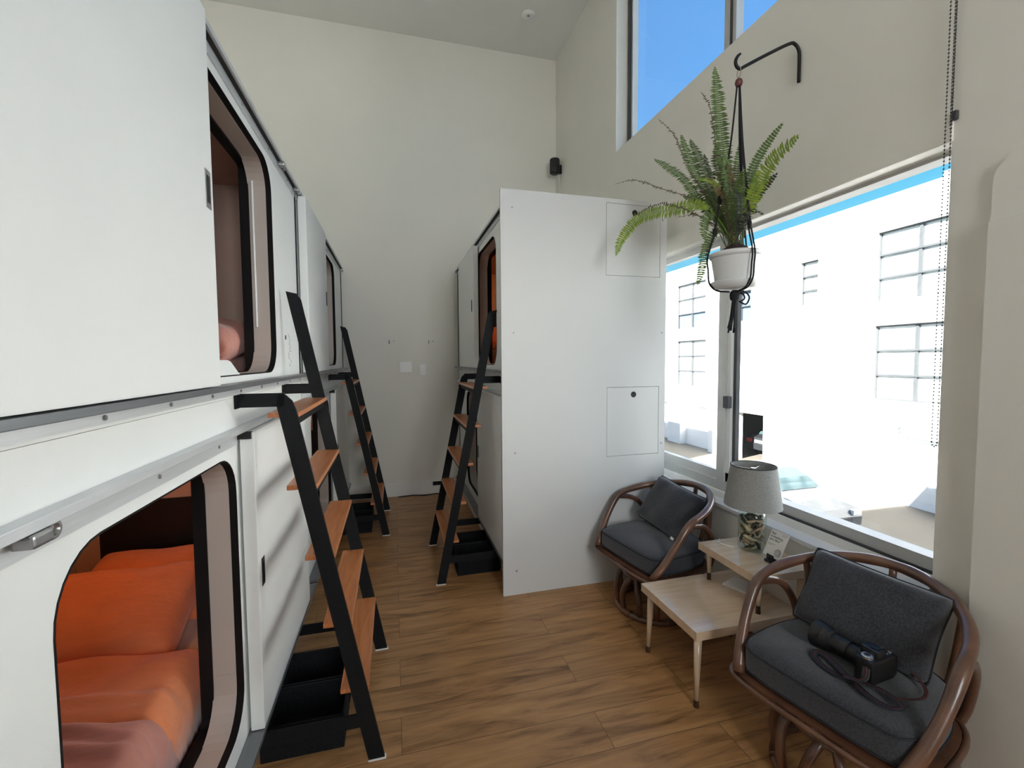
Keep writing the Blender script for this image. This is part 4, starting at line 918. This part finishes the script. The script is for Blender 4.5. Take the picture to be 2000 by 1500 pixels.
for a, b in GR:
    bm = BM(); box(bm, 16.44, 16.50, a, b, GZ, -1.13)
    for k in range(1, 4): box(bm, 16.428, 16.44, a, b, GZ + k * .6 - .01, GZ + k * .6 + .01)
    obj('garage_door', bm, M['garage'], bd)
def fwin(y0, y1, z0, z1, cols, rows, blue=()):
    x = 16.16; fr = obj('window', box(BM(), x - .02, x + .05, y0, y1, z0, z0 + .05), M['frame_out'], bd)
    bm = BM(); box(bm, x - .02, x + .05, y0, y1, z1 - .05, z1); box(bm, x - .02, x + .05, y0, y0 + .05, z0 + .05, z1 - .05); box(bm, x - .02, x + .05, y1 - .05, y1, z0 + .05, z1 - .05)
    for c in range(1, cols): yy = y0 + (y1 - y0) * c / cols; box(bm, x - .03, x + .05, yy - .05, yy + .05, z0 + .05, z1 - .05)
    for r_ in range(1, rows): zz = z0 + (z1 - z0) * r_ / rows; box(bm, x - .07, x + .05, y0 + .05, y1 - .05, zz - .03, zz + .03)
    obj('mullion', bm, M['frame_out'], fr)
    for r_ in range(rows):
        za, zb = z0 + (z1 - z0) * r_ / rows, z0 + (z1 - z0) * (r_ + 1) / rows
        obj('pane', box(BM(), x + .055, x + .065, y0, y1, za, zb), M['pane_blue' if r_ in blue else 'pane_white'], fr)
    obj('window_head', box(BM(), 15.93, 16.0, y0 - .06, y1 + .06, z1 + .02, z1 + .07), M['stucco'], fr)
fwin(*WN[0], 2, 3, (0,)); fwin(*WN[1], 2, 3); fwin(*WN[2], 1, 2, (0, 1)); fwin(*WN[3], 1, 3); 
for q in (WN[4], WN[5], WN[6], WN[7]): fwin(*q, 2, 3)
for y, z in ((10.75, -.85), (21.15, -.72)):
    bm = BM(); box(bm, 15.96, 16.0, y - .06, y + .06, z - .1, z + .1, .01); tube(bm, smooth_path([(15.97, y, z - .05), (15.85, y, z - .12), (15.80, y, z + .02)], 5), .015, 8)
    lathe(bm, [(.03, 0), (.07, .03), (.085, .2), (.10, .22), (.03, .3)], (15.80, y, z), 10); obj('wall_lantern', bm, M['alulight'], bd)
def make_car(label, loc, rz, paint, rear=False):
    t = thing('car', label, 'car', loc, rz)
    # local: +x forward, length 4.5, width 1.78
    side = [(-2.22, .35), (-2.25, .62), (-2.18, .92), (-1.75, 1.02), (-1.15, 1.38), (-.55, 1.45), (.15, 1.42), (.60, 1.25), (1.05, .98), (1.7, .90), (2.12, .76), (2.24, .56), (2.22, .32)]
    und = [(1.85, .28), (1.80, .45), (1.68, .60), (1.45, .66), (1.22, .60), (1.10, .45), (1.05, .26), (-1.05, .26), (-1.10, .45), (-1.22, .60), (-1.45, .66), (-1.68, .60), (-1.80, .45), (-1.85, .28)]
    n = len(side); bm = BM(); rows = []
    def yw(x, z): k = 1 - .14 * max(0, (z - .9) / .55) - .10 * max(0, (abs(x) - 1.7) / .55); return .89 * k
    outl = side + und
    for s in (-1, 1): rows.append([bm.verts.new((x, s * yw(x, z), z)) for x, z in outl])
    rows.insert(1, [bm.verts.new((x * .985, -.45, z + (.045 if z > .8 else 0))) for x, z in outl]); rows.insert(2, [bm.verts.new((x * .985, .45, z + (.045 if z > .8 else 0))) for x, z in outl])
    m_ = len(outl)
    for a, b in zip(rows, rows[1:]):
        for i in range(m_): bm.faces.new((a[i], a[(i + 1) % m_], b[(i + 1) % m_], b[i]))
    bm.faces.new(rows[0]); bm.faces.new(rows[-1][::-1]); obj('car_body', bm, M[paint], t, local=True)
    bm = BM(); W = .70
    q = [(.17, 1.445), (.63, 1.275), (1.03, 1.025)]
    a = [bm.verts.new((x, -W + .05 * (i == 0), z + .035)) for i, (x, z) in enumerate(q)]; b = [bm.verts.new((x, W - .05 * (i == 0), z + .035)) for i, (x, z) in enumerate(q)]
    for i in range(2): bm.faces.new((a[i], a[i + 1], b[i + 1], b[i]))
    bmesh.ops.solidify(bm, geom=bm.faces[:], thickness=.01); obj('windscreen', bm, M['carglass'], t, local=True)
    bm = BM(); q = [(-1.72, 1.05), (-1.18, 1.375)]
    a = [bm.verts.new((x - .01, -.66, z + .03)) for x, z in q]; b = [bm.verts.new((x - .01, .66, z + .03)) for x, z in q]
    bm.faces.new((a[0], a[1], b[1], b[0])); bmesh.ops.solidify(bm, geom=bm.faces[:], thickness=.01); obj('rear_window', bm, M['carglass'], t, local=True)
    for s in (-1, 1):
        bm = BM(); prism(bm, [(-1.5, s * .862, 1.0), (-1.08, s * .815, 1.32), (-.5, s * .80, 1.38), (.1, s * .805, 1.35), (.80, s * .865, 1.0)], (0, s * .012, 0), 'y'); obj('side_window', bm, M['carglass'], t, local=True)
        bm = BM(); box(bm, 2.05, 2.235, s * .50, s * .80, .60, .74, .03); obj('headlight', bm, M['white'], t, local=True)
        bm = BM(); box(bm, -2.265, -2.15, s * .52, s * .82, .70, .88, .02); obj('tail_light', bm, M['tail'], t, local=True)
        bm = BM(); box(bm, .62, .78, s * .87, s * 1.0, .95, 1.07, .02); obj('wing_mirror', bm, M[paint], t, local=True)
        for x in (-1.45, 1.45):
            bm = BM(); cyl(bm, (x, s * .66, .31), (x, s * .88, .31), .31, 24); wl = obj('wheel', bm, M['tyre'], t, local=True)
            bm = BM(); cyl(bm, (x, s * .875, .31), (x, s * .89, .31), .2, 16); obj('hubcap', bm, M['alulight'], wl, local=True)
    bm = BM(); box(bm, -2.275, -2.255, -.26, .26, .72, .86); obj('number_plate', bm, M['white'], t, local=True)
    bm = BM(); box(bm, 2.22, 2.26, -.45, .45, .42, .56, .01); obj('front_grille', bm, M['framedark'], t, local=True)
    return t
make_car('silver white car parked in the alley behind the lamp shade', (11.65, 11.5, GZ), math.radians(-90), 'carwhite')
make_car('dark car parked tail out in the shaded passage across the alley', (19.75, 18.15, GZ), math.radians(0), 'cardark')
bpy.context.view_layer.update()
